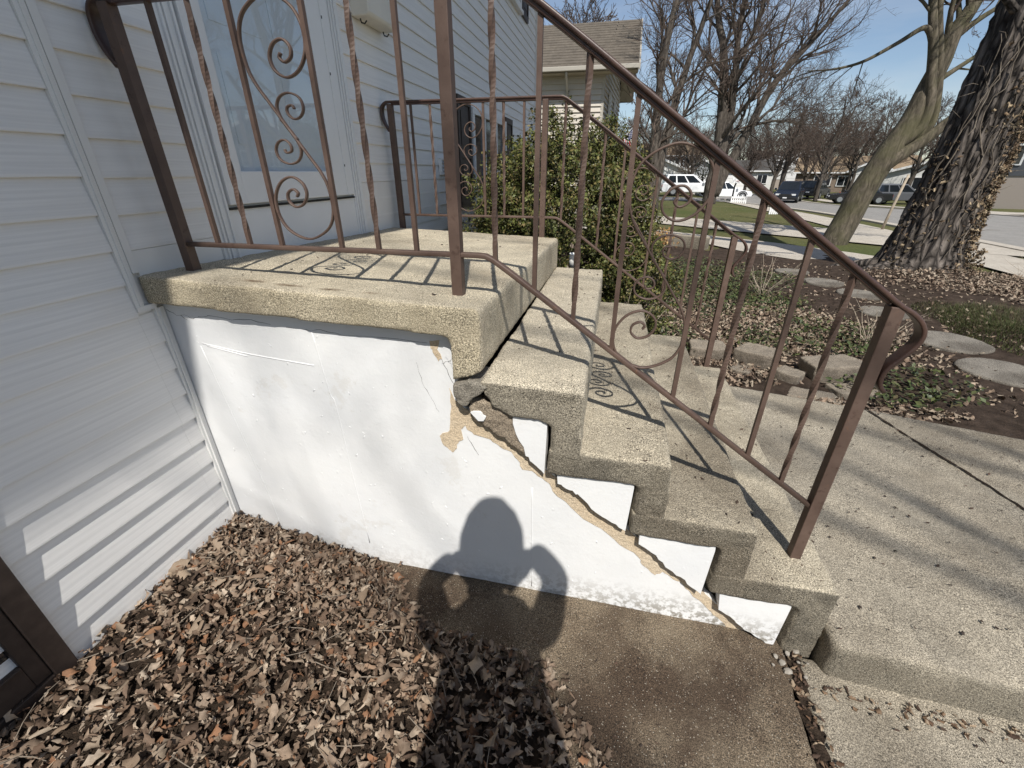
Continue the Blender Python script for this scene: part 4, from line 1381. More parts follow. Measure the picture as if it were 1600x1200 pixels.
leaf_cover('ivy_ground_cover', [(2.6, 5.6, 1.1, 1.4, 3600, 0.10), (3.6, 6.2, 0.8, 0.9, 1300, 0.07), (3.8, 3.3, 0.45, 0.55, 900, 0.08), (3.5, 4.7, 0.55, 0.35, 700, 0.08), (3.75, 2.15, 0.35, 0.28, 380, 0.07), (2.2, 3.0, 0.35, 0.5, 500, 0.08),
                                (3.1, 3.1, 0.3, 0.4, 350, 0.07), (3.0, 4.6, 0.9, 0.8, 1500, 0.08), (4.1, 2.35, 0.3, 0.3, 160, 0.06), (2.8, 7.6, 1.2, 0.9, 1400, 0.08)],
           [(0.055, 0.085, 0.026), (0.085, 0.12, 0.038), (0.04, 0.06, 0.022), (0.12, 0.14, 0.05), (0.10, 0.085, 0.04)], 0.03, 0.06, 42, 'green_leaf_mass', GV, 0.45, 0.01)
# grass blades on the near lawn patch
def grass(name, regions, seed, cols, hmin=0.04, hmax=0.10):
    g = np.random.default_rng(seed)
    blade = (np.array([(-0.05, 0, 0), (0.05, 0, 0), (0.12, 0.05, 0.6), (0.25, 0.1, 1.0)]), np.array([(0, 1, 2), (0, 2, 3)]))
    Q = []
    for cx, cy, rx, ry, n in regions:
        a = g.uniform(0, 2 * np.pi, n)
        r = np.sqrt(g.random(n))
        x, y = cx + rx * r * np.cos(a), cy + ry * r * np.sin(a)
        z = np.where((y < 10.4) & (x < 8.6), soil_h(x, y), ground_z(x, y)) - 0.005
        Q.append(np.stack([x, y, z], 1))
    Q = np.concatenate(Q)
    return scatter(name, Q, g.uniform(hmin, hmax, len(Q)), [blade], cols, 'green_leaf_mass', None, 0.35, seed)
grass('lawn_grass', [(6.1, 3.7, 0.95, 1.3, 10000), (6.7, 2.6, 0.9, 1.0, 5000), (5.6, 4.5, 0.4, 0.6, 1600)], 51, [(0.09, 0.125, 0.036), (0.12, 0.145, 0.055), (0.19, 0.155, 0.085), (0.065, 0.09, 0.028)])

# boxwood
def bush(name, label, c, rad, n, cols, seed, size=(0.03, 0.055), lump=0.16, nst=9):
    t = thing(name, label, 'bush', (c[0], c[1], c[2]))
    g = np.random.default_rng(seed)
    per = 34
    m = n // per
    d = g.normal(size=(m, 3))
    d /= np.linalg.norm(d, axis=1, keepdims=True)
    lum = np.array([mn.noise(Vector((float(a) * 2.6, float(b) * 2.6, float(q) * 2.6 + seed))) + 0.5 * mn.noise(Vector((float(a) * 6, float(b) * 6, float(q) * 6 + seed))) for a, b, q in d])
    r = (1 + lump * 1.6 * lum) * (0.97 - 0.36 * g.random(m) ** 1.8)
    c0 = np.sign(d) * np.abs(d) ** 0.8 * r[:, None] * np.array(rad)
    sd = d + g.normal(0, 0.45, d.shape) + np.array([0, 0, 0.35])
    sd /= np.linalg.norm(sd, axis=1, keepdims=True)
    L = g.uniform(0.06, 0.17, m)
    tt = g.random((m, per)) * 1.1 - 0.1
    p = c0[:, None] + sd[:, None] * (tt * L[:, None])[..., None] + g.normal(0, 1, (m, per, 3)) * (0.016 + 0.010 * (1 - tt))[..., None]
    p = p.reshape(-1, 3)
    d = np.repeat(sd, per, 0)
    p[:, 2] += rad[2] * 0.98
    k = p[:, 2] > 0.04
    p, d = p[k], d[k]
    nrm = d + g.normal(0, 0.6, d.shape)
    scatter('crown', p, g.uniform(*size, len(p)), GV, cols, 'green_leaf_mass', t, 0.3, seed, nrm, kind=None)
    mb = MB()
    rr = random.Random(seed)
    for i in range(nst):
        a = rr.uniform(0, 6.28)
        q = [Vector((0.12 * math.cos(a), 0.12 * math.sin(a), -0.05))]
        for s in range(4):
            f = (s + 1) / 4
            q.append(Vector((rad[0] * 0.75 * f * math.cos(a) + rr.uniform(-.05, .05), rad[1] * 0.75 * f * math.sin(a) + rr.uniform(-.05, .05), rad[2] * 1.5 * f)))
        mb.tube(q, [0.016, 0.013, 0.010, 0.007, 0.004], 5)
    mb.build('stem', 'twig_grey', t)
    return t
BOX = [(0.07, 0.09, 0.022), (0.12, 0.145, 0.035), (0.17, 0.185, 0.05), (0.045, 0.058, 0.018), (0.22, 0.19, 0.065), (0.08, 0.095, 0.027), (0.14, 0.16, 0.04), (0.19, 0.15, 0.06)]
bush('boxwood_bush', 'large rounded green boxwood bush behind the far railing', (1.16, 3.55, 0.05), (0.80, 1.05, 0.96), 125000, BOX, 4, (0.022, 0.042))
bush('boxwood_bush', 'smaller ragged boxwood shoulder under the shuttered window', (0.62, 3.05, 0.02), (0.42, 0.55, 0.62), 28000, BOX, 6, (0.022, 0.042))
bush('boxwood_bush', 'low boxwood shoot clump at the right foot of the large bush', (1.86, 3.2, 0.02), (0.33, 0.5, 0.50), 16000, BOX, 8, (0.022, 0.042), lump=0.3)

def dry_stems(label, x, y, n, h, seed, group=None, spread=0.25):
    rr = random.Random(seed)
    mb = MB()
    z = float(soil_h(np.array(x), np.array(y)))
    for i in range(n):
        a = rr.uniform(0, 6.28)
        l = h * rr.uniform(0.5, 1)
        p = [Vector((rr.uniform(-.05, .05), rr.uniform(-.05, .05), -0.03))]
        for s in range(4):
            f = (s + 1) / 4
            p.append(Vector((spread * f * math.cos(a) + rr.uniform(-.02, .02), spread * f * math.sin(a) + rr.uniform(-.02, .02), l * f)))
        mb.tube(p, [0.004, 0.0034, 0.0028, 0.002, 0.001], 4)
        for b in range(2):
            q = p[rr.randint(1, 3)]
            e = q + Vector((rr.uniform(-.1, .1), rr.uniform(-.1, .1), rr.uniform(0.03, 0.14)))
            mb.tube([q, (q + e) / 2 + Vector((0, 0, .01)), e], [0.002, 0.0015, 0.0008], 3)
    o = mb.build('dry_plant', 'stem_pale', None, False, (x, y, z))
    tag(o, label, 'dry plant', group)
dry_stems('pale bare stems rising beside the far end of the top step', 1.75, 2.25, 9, 0.62, 3)
dry_stems('thin twiggy bare shrub by the large retaining block', 4.05, 3.15, 14, 0.45, 4, None, 0.3)
dry_stems('tall dry grass stems beside the far railing tail', 3.6, 4.9, 16, 0.55, 5, None, 0.35)
dry_stems('low dry stalks sticking up by the sidewalk right of the ivy tree', 7.6, 6.3, 14, 0.4, 6, None, 0.5)
dry_stems('bare stalks at the foot of the boxwood', 2.0, 3.0, 8, 0.5, 7)
cup = thing('paper_cup', 'crumpled white paper cup at the far corner of the top step', 'cup', (1.34, 2.10, 0.955))
MB().lathe([(0.030, 0.0), (0.036, 0.05), (0.040, 0.10), (0.037, 0.10), (0.030, 0.006)], 14).build('cup', 'paper_white', cup, True)
MB().lathe([(0.041, 0.098), (0.042, 0.102), (0.041, 0.106), (0.038, 0.102)], 14).build('rim', 'paper_white', cup, True)
cup.rotation_euler = (0.12, 0.1, 0.3)
cup.scale = (0.85, 0.85, 0.9)
# low concrete kerb block with a dry orange clump beside it, past the bush
o = MB().prism([(-0.5, -0.12), (0.5, -0.12), (0.5, 0.12), (-0.5, 0.12)], 'z', 0, 0.3).build('concrete_block', 'walk_concrete', None, False, (3.45, 10.5, -0.12), 0.02)
o.rotation_euler = (0, 0, -0.5)
tag(o, 'low grey concrete block at the bed edge by the path', 'block')
g = np.random.default_rng(61)
q = g.normal(0, 1, (420, 3)) * np.array([0.16, 0.14, 0.12]) + np.array([2.75, 10.2, 0.12])
o = scatter('dry_shrub', q, g.uniform(0.04, 0.09, len(q)), LV, [(0.48, 0.27, 0.10), (0.55, 0.36, 0.16), (0.36, 0.2, 0.09)], 'dead_leaf_mass', None, 0.8, 62, kind=None)
tag(o, 'small clump of dry orange leaves beside the low concrete block', 'dry plant')

# ------------------------------------------------------------------ trees
RMIN = [0.0022]
def grow(mb, p, d, length, r, depth, rr, maxd, kids, wob=0.16, up_t=0.05, seg=5, ratio=0.62, droop=0.0):
    sides = (8, 6, 5, 4, 3, 3)[min(depth, 5)]
    path, rad, dirs = [p.copy()], [r], []
    q, dd = p.copy(), d.copy()
    for i in range(seg):
        dd = (dd + Vector((rr.gauss(0, wob), rr.gauss(0, wob), rr.gauss(0, wob) + up_t - droop))).normalized()
        q = q + dd * (length / seg)
        path.append(q.copy())
        dirs.append(dd.copy())
        rad.append(max(r * (1 - 0.72 * (i + 1) / seg), RMIN[0]))
    tgt = mb[0] if depth <= 1 else mb[1]
    tgt.tube(path, rad, sides, False)
    if depth >= maxd:
        return
    n = kids[min(depth, len(kids) - 1)]
    for k in range(n):
        f = 0.25 + 0.75 * (k + rr.random()) / n
        i = min(int(f * seg), seg - 1)
        b = path[i].lerp(path[i + 1], f * seg - i if f * seg - i < 1 else 1)
        a = dirs[i].orthogonal().normalized()
        a.rotate(Matrix.Rotation(rr.uniform(0, 6.283), 3, dirs[i]))
        ang = rr.uniform(0.45, 0.95)
        nd = (dirs[i] * math.cos(ang) + a * math.sin(ang) + Vector((0, 0, 0.12))).normalized()
        grow(mb, b, nd, length * ratio * rr.uniform(0.7, 1.1) * (1.1 - 0.4 * f), max(rad[i] * 0.62, 0.003), depth + 1, rr, maxd, kids, wob, up_t, max(3, seg - 1), ratio, droop)
def stem_tree(name, label, base, stems, seed, mats=('bark_grey', 'twigs'), kids=(0, 4, 4, 3), maxd=3, branch_n=9, blen=2.6, group=None, wob=0.16, start=0.35, twist=0.0, up_t=0.05, droop=0.0, rscale=1.0):
    """stems: list of (points, r0, r1) relative to base"""
    t = thing(name, label, 'tree', base, 0, group)
    rr = random.Random(seed)
    mb = (MB(), MB())
    for pts, r0, r1 in stems:
        path = catmull(pts, 7)
        n = len(path)
        rad = [(r0 + (r1 - r0) * i / (n - 1)) for i in range(n)]
        path = [p + Vector((mn.noise(p * 1.3 + Vector((seed, 0, 0))), mn.noise(p * 1.3 + Vector((0, seed, 0))), 0)) * rad[i] * 0.3 for i, p in enumerate(path)]
        mb[0].tube(path, rad, 10, True)
        L = sum((path[i + 1] - path[i]).length for i in range(n - 1))
        for k in range(branch_n):
            f = start + (1 - start) * (k + rr.random()) / branch_n
            i = min(int(f * (n - 1)), n - 2)
            d = (path[i + 1] - path[i]).normalized()
            a = d.orthogonal().normalized()
            a.rotate(Matrix.Rotation(rr.uniform(0, 6.283), 3, d))
            ang = rr.uniform(0.5, 1.0)
            nd = (d * math.cos(ang) + a * math.sin(ang) + Vector((0, 0, 0.1))).normalized()
            grow(mb, path[i].copy(), nd, blen * rr.uniform(0.6, 1.15) * (1.15 - 0.45 * f), max(rad[i] * 0.42, 0.012) * rscale, 1, rr, maxd, kids, wob, up_t, 5, 0.62, droop)
    mb[0].build('trunk', mats[0], t, True)
    mb[1].build('crown', mats[1], t, True)
    return t
RMIN[0] = 0.0045
# twin-stemmed tree past the neighbour's bush
stem_tree('bare_tree', 'bare twin stemmed tree left of the driveway, behind the boxwood', (3.15, 20, -0.3),
          [([(0, 0, 0), (-0.03, 0, 1.2), (-0.1, 0, 2.2), (-0.25, 0.1, 4.9), (-0.1, 0.2, 7.0), (0.4, 0.2, 9.6)], 0.26, 0.07),
           ([(0.12, 0, 0.2), (0.15, 0.1, 1.9), (0.35, 0.2, 3.4), (0.62, 0.2, 5.2), (1.05, 0.3, 6.9), (1.7, 0.3, 9.4)], 0.22, 0.06)], 3,
          branch_n=14, blen=2.9, kids=(0, 7, 5, 4), maxd=4)
stem_tree('bare_tree', 'large bare tree with several upright limbs on the lawn by the white car', (7.2, 29, -0.3),
          [([(0, 0, 0), (-0.02, 0, 1.8), (-0.1, 0, 3.8), (-0.55, 0, 7.2), (-1.35, 0.2, 9.6), (-1.8, 0.3, 12.5)], 0.42, 0.08),
           ([(0.1, 0, 0.6), (0.15, 0, 2.3), (0.35, 0.2, 4.7), (0.0, 0.4, 8.6), (-0.1, 0.4, 12.5)], 0.36, 0.08),
           ([(0.2, 0, 0.6), (0.7, 0, 2.2), (1.45, 0, 4.2), (2.2, 0.1, 6.1), (3.0, 0.2, 7.2), (4.2, 0.3, 8.7), (5.6, 0.3, 10.6)], 0.30, 0.06),
           ([(-0.35, 0.1, 5.6), (0.2, 0.2, 7.2), (0.8, 0.5, 8.9), (1.3, 0.6, 12.2)], 0.18, 0.05),
           ([(0.1, 0.0, 2.9), (1.2, 0.2, 4.0), (2.6, 0.3, 4.4), (4.2, 0.4, 4.3)], 0.12, 0.03)], 5,
          branch_n=16, blen=3.8, kids=(0, 7, 5, 4), maxd=4)
RMIN[0] = 0.0028
# leaning mossy tree
stem_tree('leaning_tree', 'leaning mossy tree with forked limbs left of the ivy covered trunk', (7.62, 12, -0.13),
          [([(-0.42, 0, -0.25), (-0.33, 0, 0.11), (-0.04, 0, 1.25), (0.12, 0, 1.91), (0.34, 0, 2.48), (0.48, 0, 3.11), (0.61, 0, 3.84), (0.68, 0, 4.35), (0.82, 0, 4.8), (1.1, 0.1, 6.0), (1.4, 0.2, 8.5)], 0.33, 0.07),
           ([(0.36, -0.08, 2.3), (0.58, -0.15, 2.60), (0.61, -0.18, 3.06), (0.43, -0.18, 3.62), (0.21, -0.18, 4.29), (-0.03, -0.15, 4.93), (-0.3, -0.1, 5.8), (-0.8, 0, 7.6)], 0.125, 0.05),
           ([(0.50, -0.05, 2.3), (0.79, -0.12, 2.67), (0.74, -0.14, 3.15), (0.58, -0.12, 3.71), (0.36, -0.1, 4.33), (0.13, -0.1, 4.92), (-0.1, 0, 5.8), (-0.2, 0.2, 7.6)], 0.10, 0.04),
           ([(-0.02, -0.05, 1.5), (0.12, -0.1, 1.78), (0.34, -0.14, 2.01), (0.66, -0.16, 2.27), (1.06, -0.18, 2.66), (1.5, -0.2, 3.2), (2.2, -0.2, 4.3)], 0.19, 0.06),
           ([(0.56, 0.02, 3.3), (0.68, 0.05, 3.48), (0.82, 0.08, 3.59), (1.02, 0.1, 3.74), (1.33, 0.12, 3.98), (1.9, 0.15, 4.5)], 0.075, 0.03),
           ([(0.66, -0.02, 4.2), (0.91, -0.05, 4.47), (1.2, -0.05, 4.69), (1.7, -0.05, 5.0)], 0.07, 0.03),
           ([(0.25, -0.16, 4.18), (0.10, -0.2, 4.36), (-0.08, -0.25, 4.40), (-0.49, -0.3, 4.15), (-1.03, -0.35, 3.86), (-1.55, -0.4, 3.74), (-2.1, -0.4, 3.72)], 0.07, 0.012)], 9, ('bark_moss', 'twigs'),
          branch_n=5, blen=1.9, start=0.62, kids=(0, 5, 4, 3), maxd=4, droop=0.03)
# massive old tree with ivy
def old_tree():
    t = thing('ivy_tree', 'massive rough barked tree with dead ivy up its side, by the path', 'tree', (6.62, 7.4, 0.0))
    NA, NR = 110, 170
    mb = MB()
    def axis(z):
        return Vector((float(np.interp(z, [-0.2, 0, 1.2, 2.1, 2.9, 3.6, 5, 8], [0.0, 0.0, 0.10, 0.19, 0.25, 0.28, 0.34, 0.5])), 0.04 * z, z))
    def rad(z):
        return float(np.interp(z, [-0.2, 0.0, 0.15, 0.35, 0.7, 1.3, 2.2, 3.2, 5, 8], [0.86, 0.72, 0.60, 0.53, 0.465, 0.41, 0.40, 0.39, 0.36, 0.28]))
    for j in range(NR + 1):
        z = -0.15 + 5.0 * (j / NR)
        c, r = axis(z), rad(z)
        for i in range(NA):
            a = 2 * math.pi * i / NA
            n1 = mn.noise(Vector((math.cos(a) * 2.2, math.sin(a) * 2.2, z * 0.5)))
            u = Vector((math.cos(a + z * 0.25) * 6.5, math.sin(a + z * 0.25) * 6.5, z * 1.1))
            ridge = 1 - abs(mn.noise(u)) * 2.2
            ridge += 0.5 * (1 - abs(mn.noise(u * 2.3 + Vector((5, 1, 2)))) * 2)
            flare = 0.10 * max(0, 0.5 - z) * math.cos(5 * a + 1.0)
            rr_ = r * (1 + 0.12 * n1) - 0.03 + 0.050 * ridge + flare
            mb.v.append((c.x + rr_ * math.cos(a), c.y + rr_ * math.sin(a), z))
    for j in range(NR):
        for i in range(NA):
            k = (i + 1) % NA
            mb.f.append((j * NA + i, j * NA + k, (j + 1) * NA + k, (j + 1) * NA + i))
    mb.build('trunk', 'bark_old', t, True)
    rr = random.Random(3)
    lim = (MB(), MB())
    for pts, r0, r1 in (([(0.28, 0.2, 4.6), (0.5, 0.3, 6.2), (0.9, 0.5, 8.5), (1.2, 0.6, 11)], 0.30, 0.10), ([(0.2, 0.1, 4.5), (-0.6, -0.2, 6.0), (-1.6, -0.5, 7.8), (-2.2, -0.8, 10)], 0.24, 0.08),
                        ([(-0.2, -0.25, 3.45), (-0.5, -0.35, 3.62), (-0.72, -0.4, 3.6)], 0.05, 0.02), ([(0.3, 0.2, 4.4), (0.8, 1.2, 6.0), (1.6, 2.4, 8)], 0.2, 0.07)):
        path = catmull(pts, 6)
        lim[0].tube(path, [r0 + (r1 - r0) * i / (len(path) - 1) for i in range(len(path))], 10)
        for k in range(6):
            i = rr.randint(len(path) // 3, len(path) - 2)
            d = (path[i + 1] - path[i]).normalized()
            a = d.orthogonal().normalized()
            a.rotate(Matrix.Rotation(rr.uniform(0, 6.283), 3, d))
            grow(lim, path[i].copy(), (d * 0.7 + a * 0.7).normalized(), (2.0 if r0 > 0.1 else 0.5) * rr.uniform(.7, 1.1), 0.05 if r0 > 0.1 else 0.012, 1, rr, 4, (0, 4, 4, 3))
    lim[0].build('limb', 'bark_old', t, True)
    lim[1].build('crown', 'twigs', t, True)
    # ivy: woody vines clinging to the bark, small twigs standing off, and withered leaves on the street side
    mb = MB()
    def skin(a, z, off=0.02):
        c, r = axis(z), rad(z)
        return Vector((c.x + (r + off + 0.02) * math.cos(a), c.y + (r + off + 0.02) * math.sin(a), z))
    for k in range(10):
        a = rr.uniform(-2.9, 0.6)
        z = rr.uniform(-0.05, 1.4)
        pth = []
        for s in range(16):
            pth.append(skin(a, z))
            a += rr.gauss(0.03, 0.10)
            z += rr.uniform(0.08, 0.2)
            if z > 4.5:
                break
        r = rr.uniform(0.004, 0.012)
        mb.tube(pth, [r * (1 - 0.5 * i / len(pth)) for i in range(len(pth))], 5)
    for k in range(60):
        a, z = rr.uniform(-2.9, 0.5), rr.uniform(0.2, 3.4)
        p0 = skin(a, z, 0)
        o_ = Vector((math.cos(a), math.sin(a), rr.uniform(-0.2, 0.8)))
        l = rr.uniform(0.08, 0.32)
        mb.tube([p0, p0 + o_ * l * 0.5 + Vector((rr.uniform(-.03, .03),) * 3), p0 + o_ * l + Vector((0, 0, rr.uniform(-.05, .08)))], [0.005, 0.0035, 0.0015], 4)
    mb.build('ivy_vine', 'vine', t, True)
    g = np.random.default_rng(8)
    Q, NN = [], []
    while len(Q) < 3600:
        z = g.uniform(-0.1, 3.6)
        a = g.normal(-0.55, 0.40)
        if z > 2.0:
            a = g.normal(-0.75, 0.5)
        p = skin(a, z, g.uniform(-0.02, 0.09 if z > 0.5 else 0.2))
        Q.append(p)
        NN.append((math.cos(a), math.sin(a), g.normal(-0.2, 0.4)))
    while len(Q) < 3750:
        z = g.uniform(0.1, 2.0)
        a = g.normal(-2.7, 0.25)
        Q.append(skin(a, z, g.uniform(0.0, 0.05)))
        NN.append((math.cos(a), math.sin(a), g.normal(-0.2, 0.4)))
    scatter('ivy_leaves', np.array(Q), g.uniform(0.035, 0.085, len(Q)), LV, [(0.22, 0.15, 0.09), (0.32, 0.24, 0.15), (0.14, 0.095, 0.06), (0.40, 0.31, 0.2), (0.10, 0.08, 0.05)], 'dead_leaf_mass', t, 0.5, 70, np.array(NN))
    # surface roots at the foot
    mb = MB()
    for a, l in ((-2.6, 1.0), (-2.0, 0.8), (-1.2, 0.6), (3.0, 0.9), (-0.3, 0.7)):
        p = []
        for s in range(8):
            f = s / 7
            rr2 = 0.5 + l * f
            p.append(Vector((rr2 * math.cos(a + 0.25 * math.sin(3 * f + a)), rr2 * math.sin(a + 0.25 * math.sin(3 * f + a)), 0.16 - 0.20 * f)))
        mb.tube(p, [0.13 - 0.11 * i / 7 for i in range(8)], 8)
    mb.build('root', 'bark_old', t, True)
old_tree()
# trees behind the camera, towards the sun: their bare branches dapple the steps and the walk
stem_tree('bare_tree', 'bare front garden tree whose branches dapple the walk with shade', (8.2, -9.5, -0.1),
          [([(0, 0, 0), (-0.1, 0.1, 3.0), (-0.4, 0.4, 6.0), (-1.0, 1.0, 8.4), (-2.0, 1.6, 10.2), (-2.9, 2.0, 11.6)], 0.20, 0.02),
           ([(-0.1, 0.1, 3.2), (-0.2, 0.8, 5.8), (-0.6, 1.8, 8.4), (-1.5, 2.6, 10.2), (-2.6, 3.0, 11.4)], 0.11, 0.015), ([(-0.1, 0.1, 4.0), (-0.3, -0.4, 7.0), (-1.2, -0.4, 9.6), (-2.4, -0.2, 12.0)], 0.10, 0.015),
           ([(-0.1, 0.1, 4.2), (0.6, 0.6, 7.0), (0.5, 1.6, 9.6), (0.2, 2.4, 11.5)], 0.09, 0.015),
           ([(-2.0, 1.6, 10.2), (-3.6, 2.0, 11.0), (-5.2, 1.9, 11.8), (-6.6, 2.2, 12.2)], 0.034, 0.012), ([(-1.5, 2.6, 10.2), (-3.4, 2.9, 11.2), (-5.4, 3.2, 11.6)], 0.030, 0.012),
           ([(-1.2, -0.4, 9.6), (-3.2, 0.3, 10.8), (-5.0, 0.8, 11.2), (-6.4, 0.9, 11.8)], 0.030, 0.012)], 15,
          branch_n=8, blen=2.4, kids=(0, 4, 3), maxd=3, start=0.45, rscale=0.6)

RMIN[0] = 0.011
# distant bare trees: five kinds, copied with their parts
protos = []
for k in range(5):
    rr = random.Random(100 + k)
    h = (9, 10, 8.5, 11, 9.5)[k]
    stems = []
    ns = (1, 2, 3, 2, 3)[k]
    for s in range(ns):
        a = 2 * math.pi * s / ns + rr.random()
        lean = 0.0 if ns == 1 else rr.uniform(0.12, 0.28)
        pts = [(0.1 * math.cos(a) * (ns > 1), 0.1 * math.sin(a) * (ns > 1), 0)]
        for i in range(1, 6):
            f = i / 5
            pts.append((lean * h * f * f * math.cos(a) + rr.uniform(-.2, .2), lean * h * f * f * math.sin(a) + rr.uniform(-.2, .2), h * 0.8 * f))
        stems.append((pts, 0.26 if ns == 1 else 0.20, 0.05))
    lab = 'tall bare single trunk tree among the far street trees' if ns == 1 else 'bare forked tree among the far street trees'
    t = stem_tree('bare_tree', lab, (0, 0, 0), stems, 200 + k, branch_n=int(12 / ns) + 5, blen=3.4, kids=(0, 6, 5, 3), maxd=4, group='bare trees along the street', start=0.25, rscale=1.2)
    protos.append(t)
spots = []
rr = random.Random(77)
def along(px, y):      # a spot y metres down the street on a given bearing (sideways metres per metre) from the porch
    return (CAM[0] + px * (y - CAM[1]), y)
TREES = [(-0.0954, 40, 'behind the neighbour\'s roof, right one of two showing above the ridge', 1.35), (-0.135, 45, 'behind the neighbour\'s roof, left one of two showing above the ridge', 1.4),
         (-0.02, 62, 'far behind the neighbour\'s gable, beside the flag', 1), (0.02, 80, 'behind the single storey house, left of the twin stemmed tree', 1),
         (0.055, 56, 'left of the grey two storey house, on the near lawn', 1), (0.085, 74, 'in front of the grey two storey house', 0.9), (0.115, 104, 'rising behind the grey two storey house', 1.3),
         (0.145, 66, 'between the grey house and the low garage', 1), (0.175, 96, 'rising behind the low grey garage house', 1.2), (0.195, 60, 'just left of the large many limbed tree', 1),
         (0.225, 74, 'right of the basketball hoop, by the white garage', 1), (0.245, 58, 'near the verge past the white barrier', 1.05), (0.262, 92, 'behind the white garage house', 1.2),
         (0.280, 48, 'on the verge by the dark navy SUV', 0.95), (0.296, 70, 'on the verge, second beyond the navy SUV', 1), (0.312, 110, 'behind the split level house', 1.3),
         (0.330, 116, 'behind the gabled white trimmed house', 1.35), (0.352, 72, 'across the street just beyond the black SUV', 1), (0.366, 88, 'right of the gabled white trimmed house', 1.1),
         (0.382, 60, 'on the far verge by the street lamp', 0.95), (0.40, 106, 'behind the low brown house, left end', 1.3), (0.425, 62, 'on the far verge by the red hydrant', 1), (0.445, 112, 'behind the low brown house, middle', 1.3),
         (0.47, 74, 'in front of the porch wing of the brown house', 1), (0.49, 100, 'behind the porch wing of the brown house', 1.25), (0.525, 60, 'on the far lawn between the two leaning trunks', 1),
         (0.55, 92, 'far back between the two leaning trunks', 1.3), (0.59, 78, 'behind the pale house with the white gable', 1.2), (0.63, 100, 'far behind the white gabled house, right side', 1.3),
         (0.68, 70, 'left of the charcoal house', 1.1), (0.73, 90, 'far behind the charcoal house', 1.3), (0.80, 74, 'right of the charcoal house', 1.1), (0.235, 120, 'farthest back, above the white garage roof', 1.4),
         (0.20, 118, 'farthest back, right of the low garage', 1.4), (0.41, 125, 'farthest back, above the street lamp arm', 1.4), (0.27, 130, 'farthest back, left of the split level house', 1.45),
         (0.51, 122, 'farthest back, above the grey wagon', 1.4), (0.345, 132, 'farthest back, above the navy SUV', 1.4)]
KIND = ['single trunk', 'two stemmed', 'three stemmed', 'tall forked', 'many stemmed']
for i, (sl_, y, where, s) in enumerate(TREES):
    x, y = along(sl_, y)
    if road_near - 0.3 < x < road_near + road_w + 0.3:
        x = road_near - 1.0 if x < road_near + road_w / 2 else road_near + road_w + 1.2
    p = protos[i % 5]
    z = gz(x, y) - 0.05
    lab = 'bare %s tree %s' % (KIND[i % 5], where)
    s *= rr.uniform(0.92, 1.1)
    if i < 5:
        p.location = (x, y, z)
        p.rotation_euler = (0, 0, rr.uniform(0, 6.28))
        p.scale = (s, s, s)
        p['label'] = lab
    else:
        dup(p, (x, y, z), rr.uniform(0, 6.28), s, lab)
# a few shrubs still holding russet leaves, and evergreen, far down the street
def leafy_far(name, label, x, y, rad, cols, seed, n=1500, cat='bush', group=None):
    t = thing(name, label, cat, (x, y, gz(x, y) - 0.05), 0, group)
    g = np.random.default_rng(seed)
    d = g.normal(size=(n, 3))
    d /= np.linalg.norm(d, axis=1, keepdims=True)
    p = d * (0.45 + 0.6 * g.random((n, 1))) * np.array(rad)
    p[:, 2] += rad[2] * 1.15
    scatter('crown', p, g.uniform(0.18, 0.4, n) * (rad[0] / 2.0) ** 0.5, GV, cols, 'green_leaf_mass', t, 0.7, seed, kind=None)
    MB().tube([(0, 0, 0), (0.05, 0, rad[2] * 0.7), (0, 0.05, rad[2] * 1.3)], [0.12, 0.08, 0.04], 6).build('trunk', 'bark_grey', t, True)
for k, (s_, y, r_) in enumerate(((0.60, 58, 2.6), (0.645, 64, 2.2), (0.555, 70, 2.4))):
    x, y = along(s_, y)
    leafy_far('russet_tree', 'far tree still holding russet leaves, %s' % ('nearest behind the leaning tree', 'behind the grey car', 'beside the brown roofed house')[k], x, y, (r_, r_, r_ * 0.8), [(0.16, 0.085, 0.05), (0.22, 0.12, 0.07), (0.12, 0.07, 0.05)], 300 + k, 1400, 'tree', 'russet leaved trees down the street')
x, y = along(0.165, 74)
leafy_far('evergreen_tree', 'dark evergreen tree between the grey house and the garage', x, y, (1.6, 1.6, 3.2), [(0.03, 0.04, 0.025), (0.045, 0.055, 0.03)], 310, 1500, 'tree')

# ------------------------------------------------------------------ neighbour's house
def lap_wall(mb, x0, y0, x1, y1, z0, z1, ex=0.2, lip=0.06):
    """lap siding as stepped courses between two ground points"""
    d = Vector((x1 - x0, y1 - y0, 0))
    nrm = Vector((d.y, -d.x, 0)).normalized()
    z = z0
    while z < z1 - 1e-4:
        zt = min(z + ex, z1)
        a, b = Vector((x0, y0, z)), Vector((x1, y1, z))
        v = [a + nrm * lip, b + nrm * lip, b + Vector((0, 0, zt - z)), a + Vector((0, 0, zt - z)), a, b]
        mb.add(v, [(0, 1, 2, 3), (4, 5, 1, 0)])
        z = zt
nb = thing('house', "tan sided neighbour's house with a brown shingle gable roof and a flag", 'house', (0, 0, 0))
mb = MB()
FX0, FX1 = 0.72, 1.32
lap_wall(mb, -9.0, 20.0, FX0, 20.0, -0.6, 5.45)
lap_wall(mb, FX0, 20.0, FX1, 28.0, -0.6, 5.45)
lap_wall(mb, FX1, 28.0, -9.0, 28.0, -0.6, 5.45)
zz = 5.45
while zz < 7.6:                                            # gable end courses narrowing to the peak
    f = (zz - 5.45) / 2.25
    ya, yb = 20 + 4 * f, 28 - 4 * f
    xa, xb = FX0 + (FX1 - FX0) * (ya - 20) / 8, FX0 + (FX1 - FX0) * (yb - 20) / 8
    lap_wall(mb, xa, ya, xb, yb, zz, zz + 0.2)
    zz += 0.2
mb.build('siding', 'tan_siding', nb)
mb = MB()
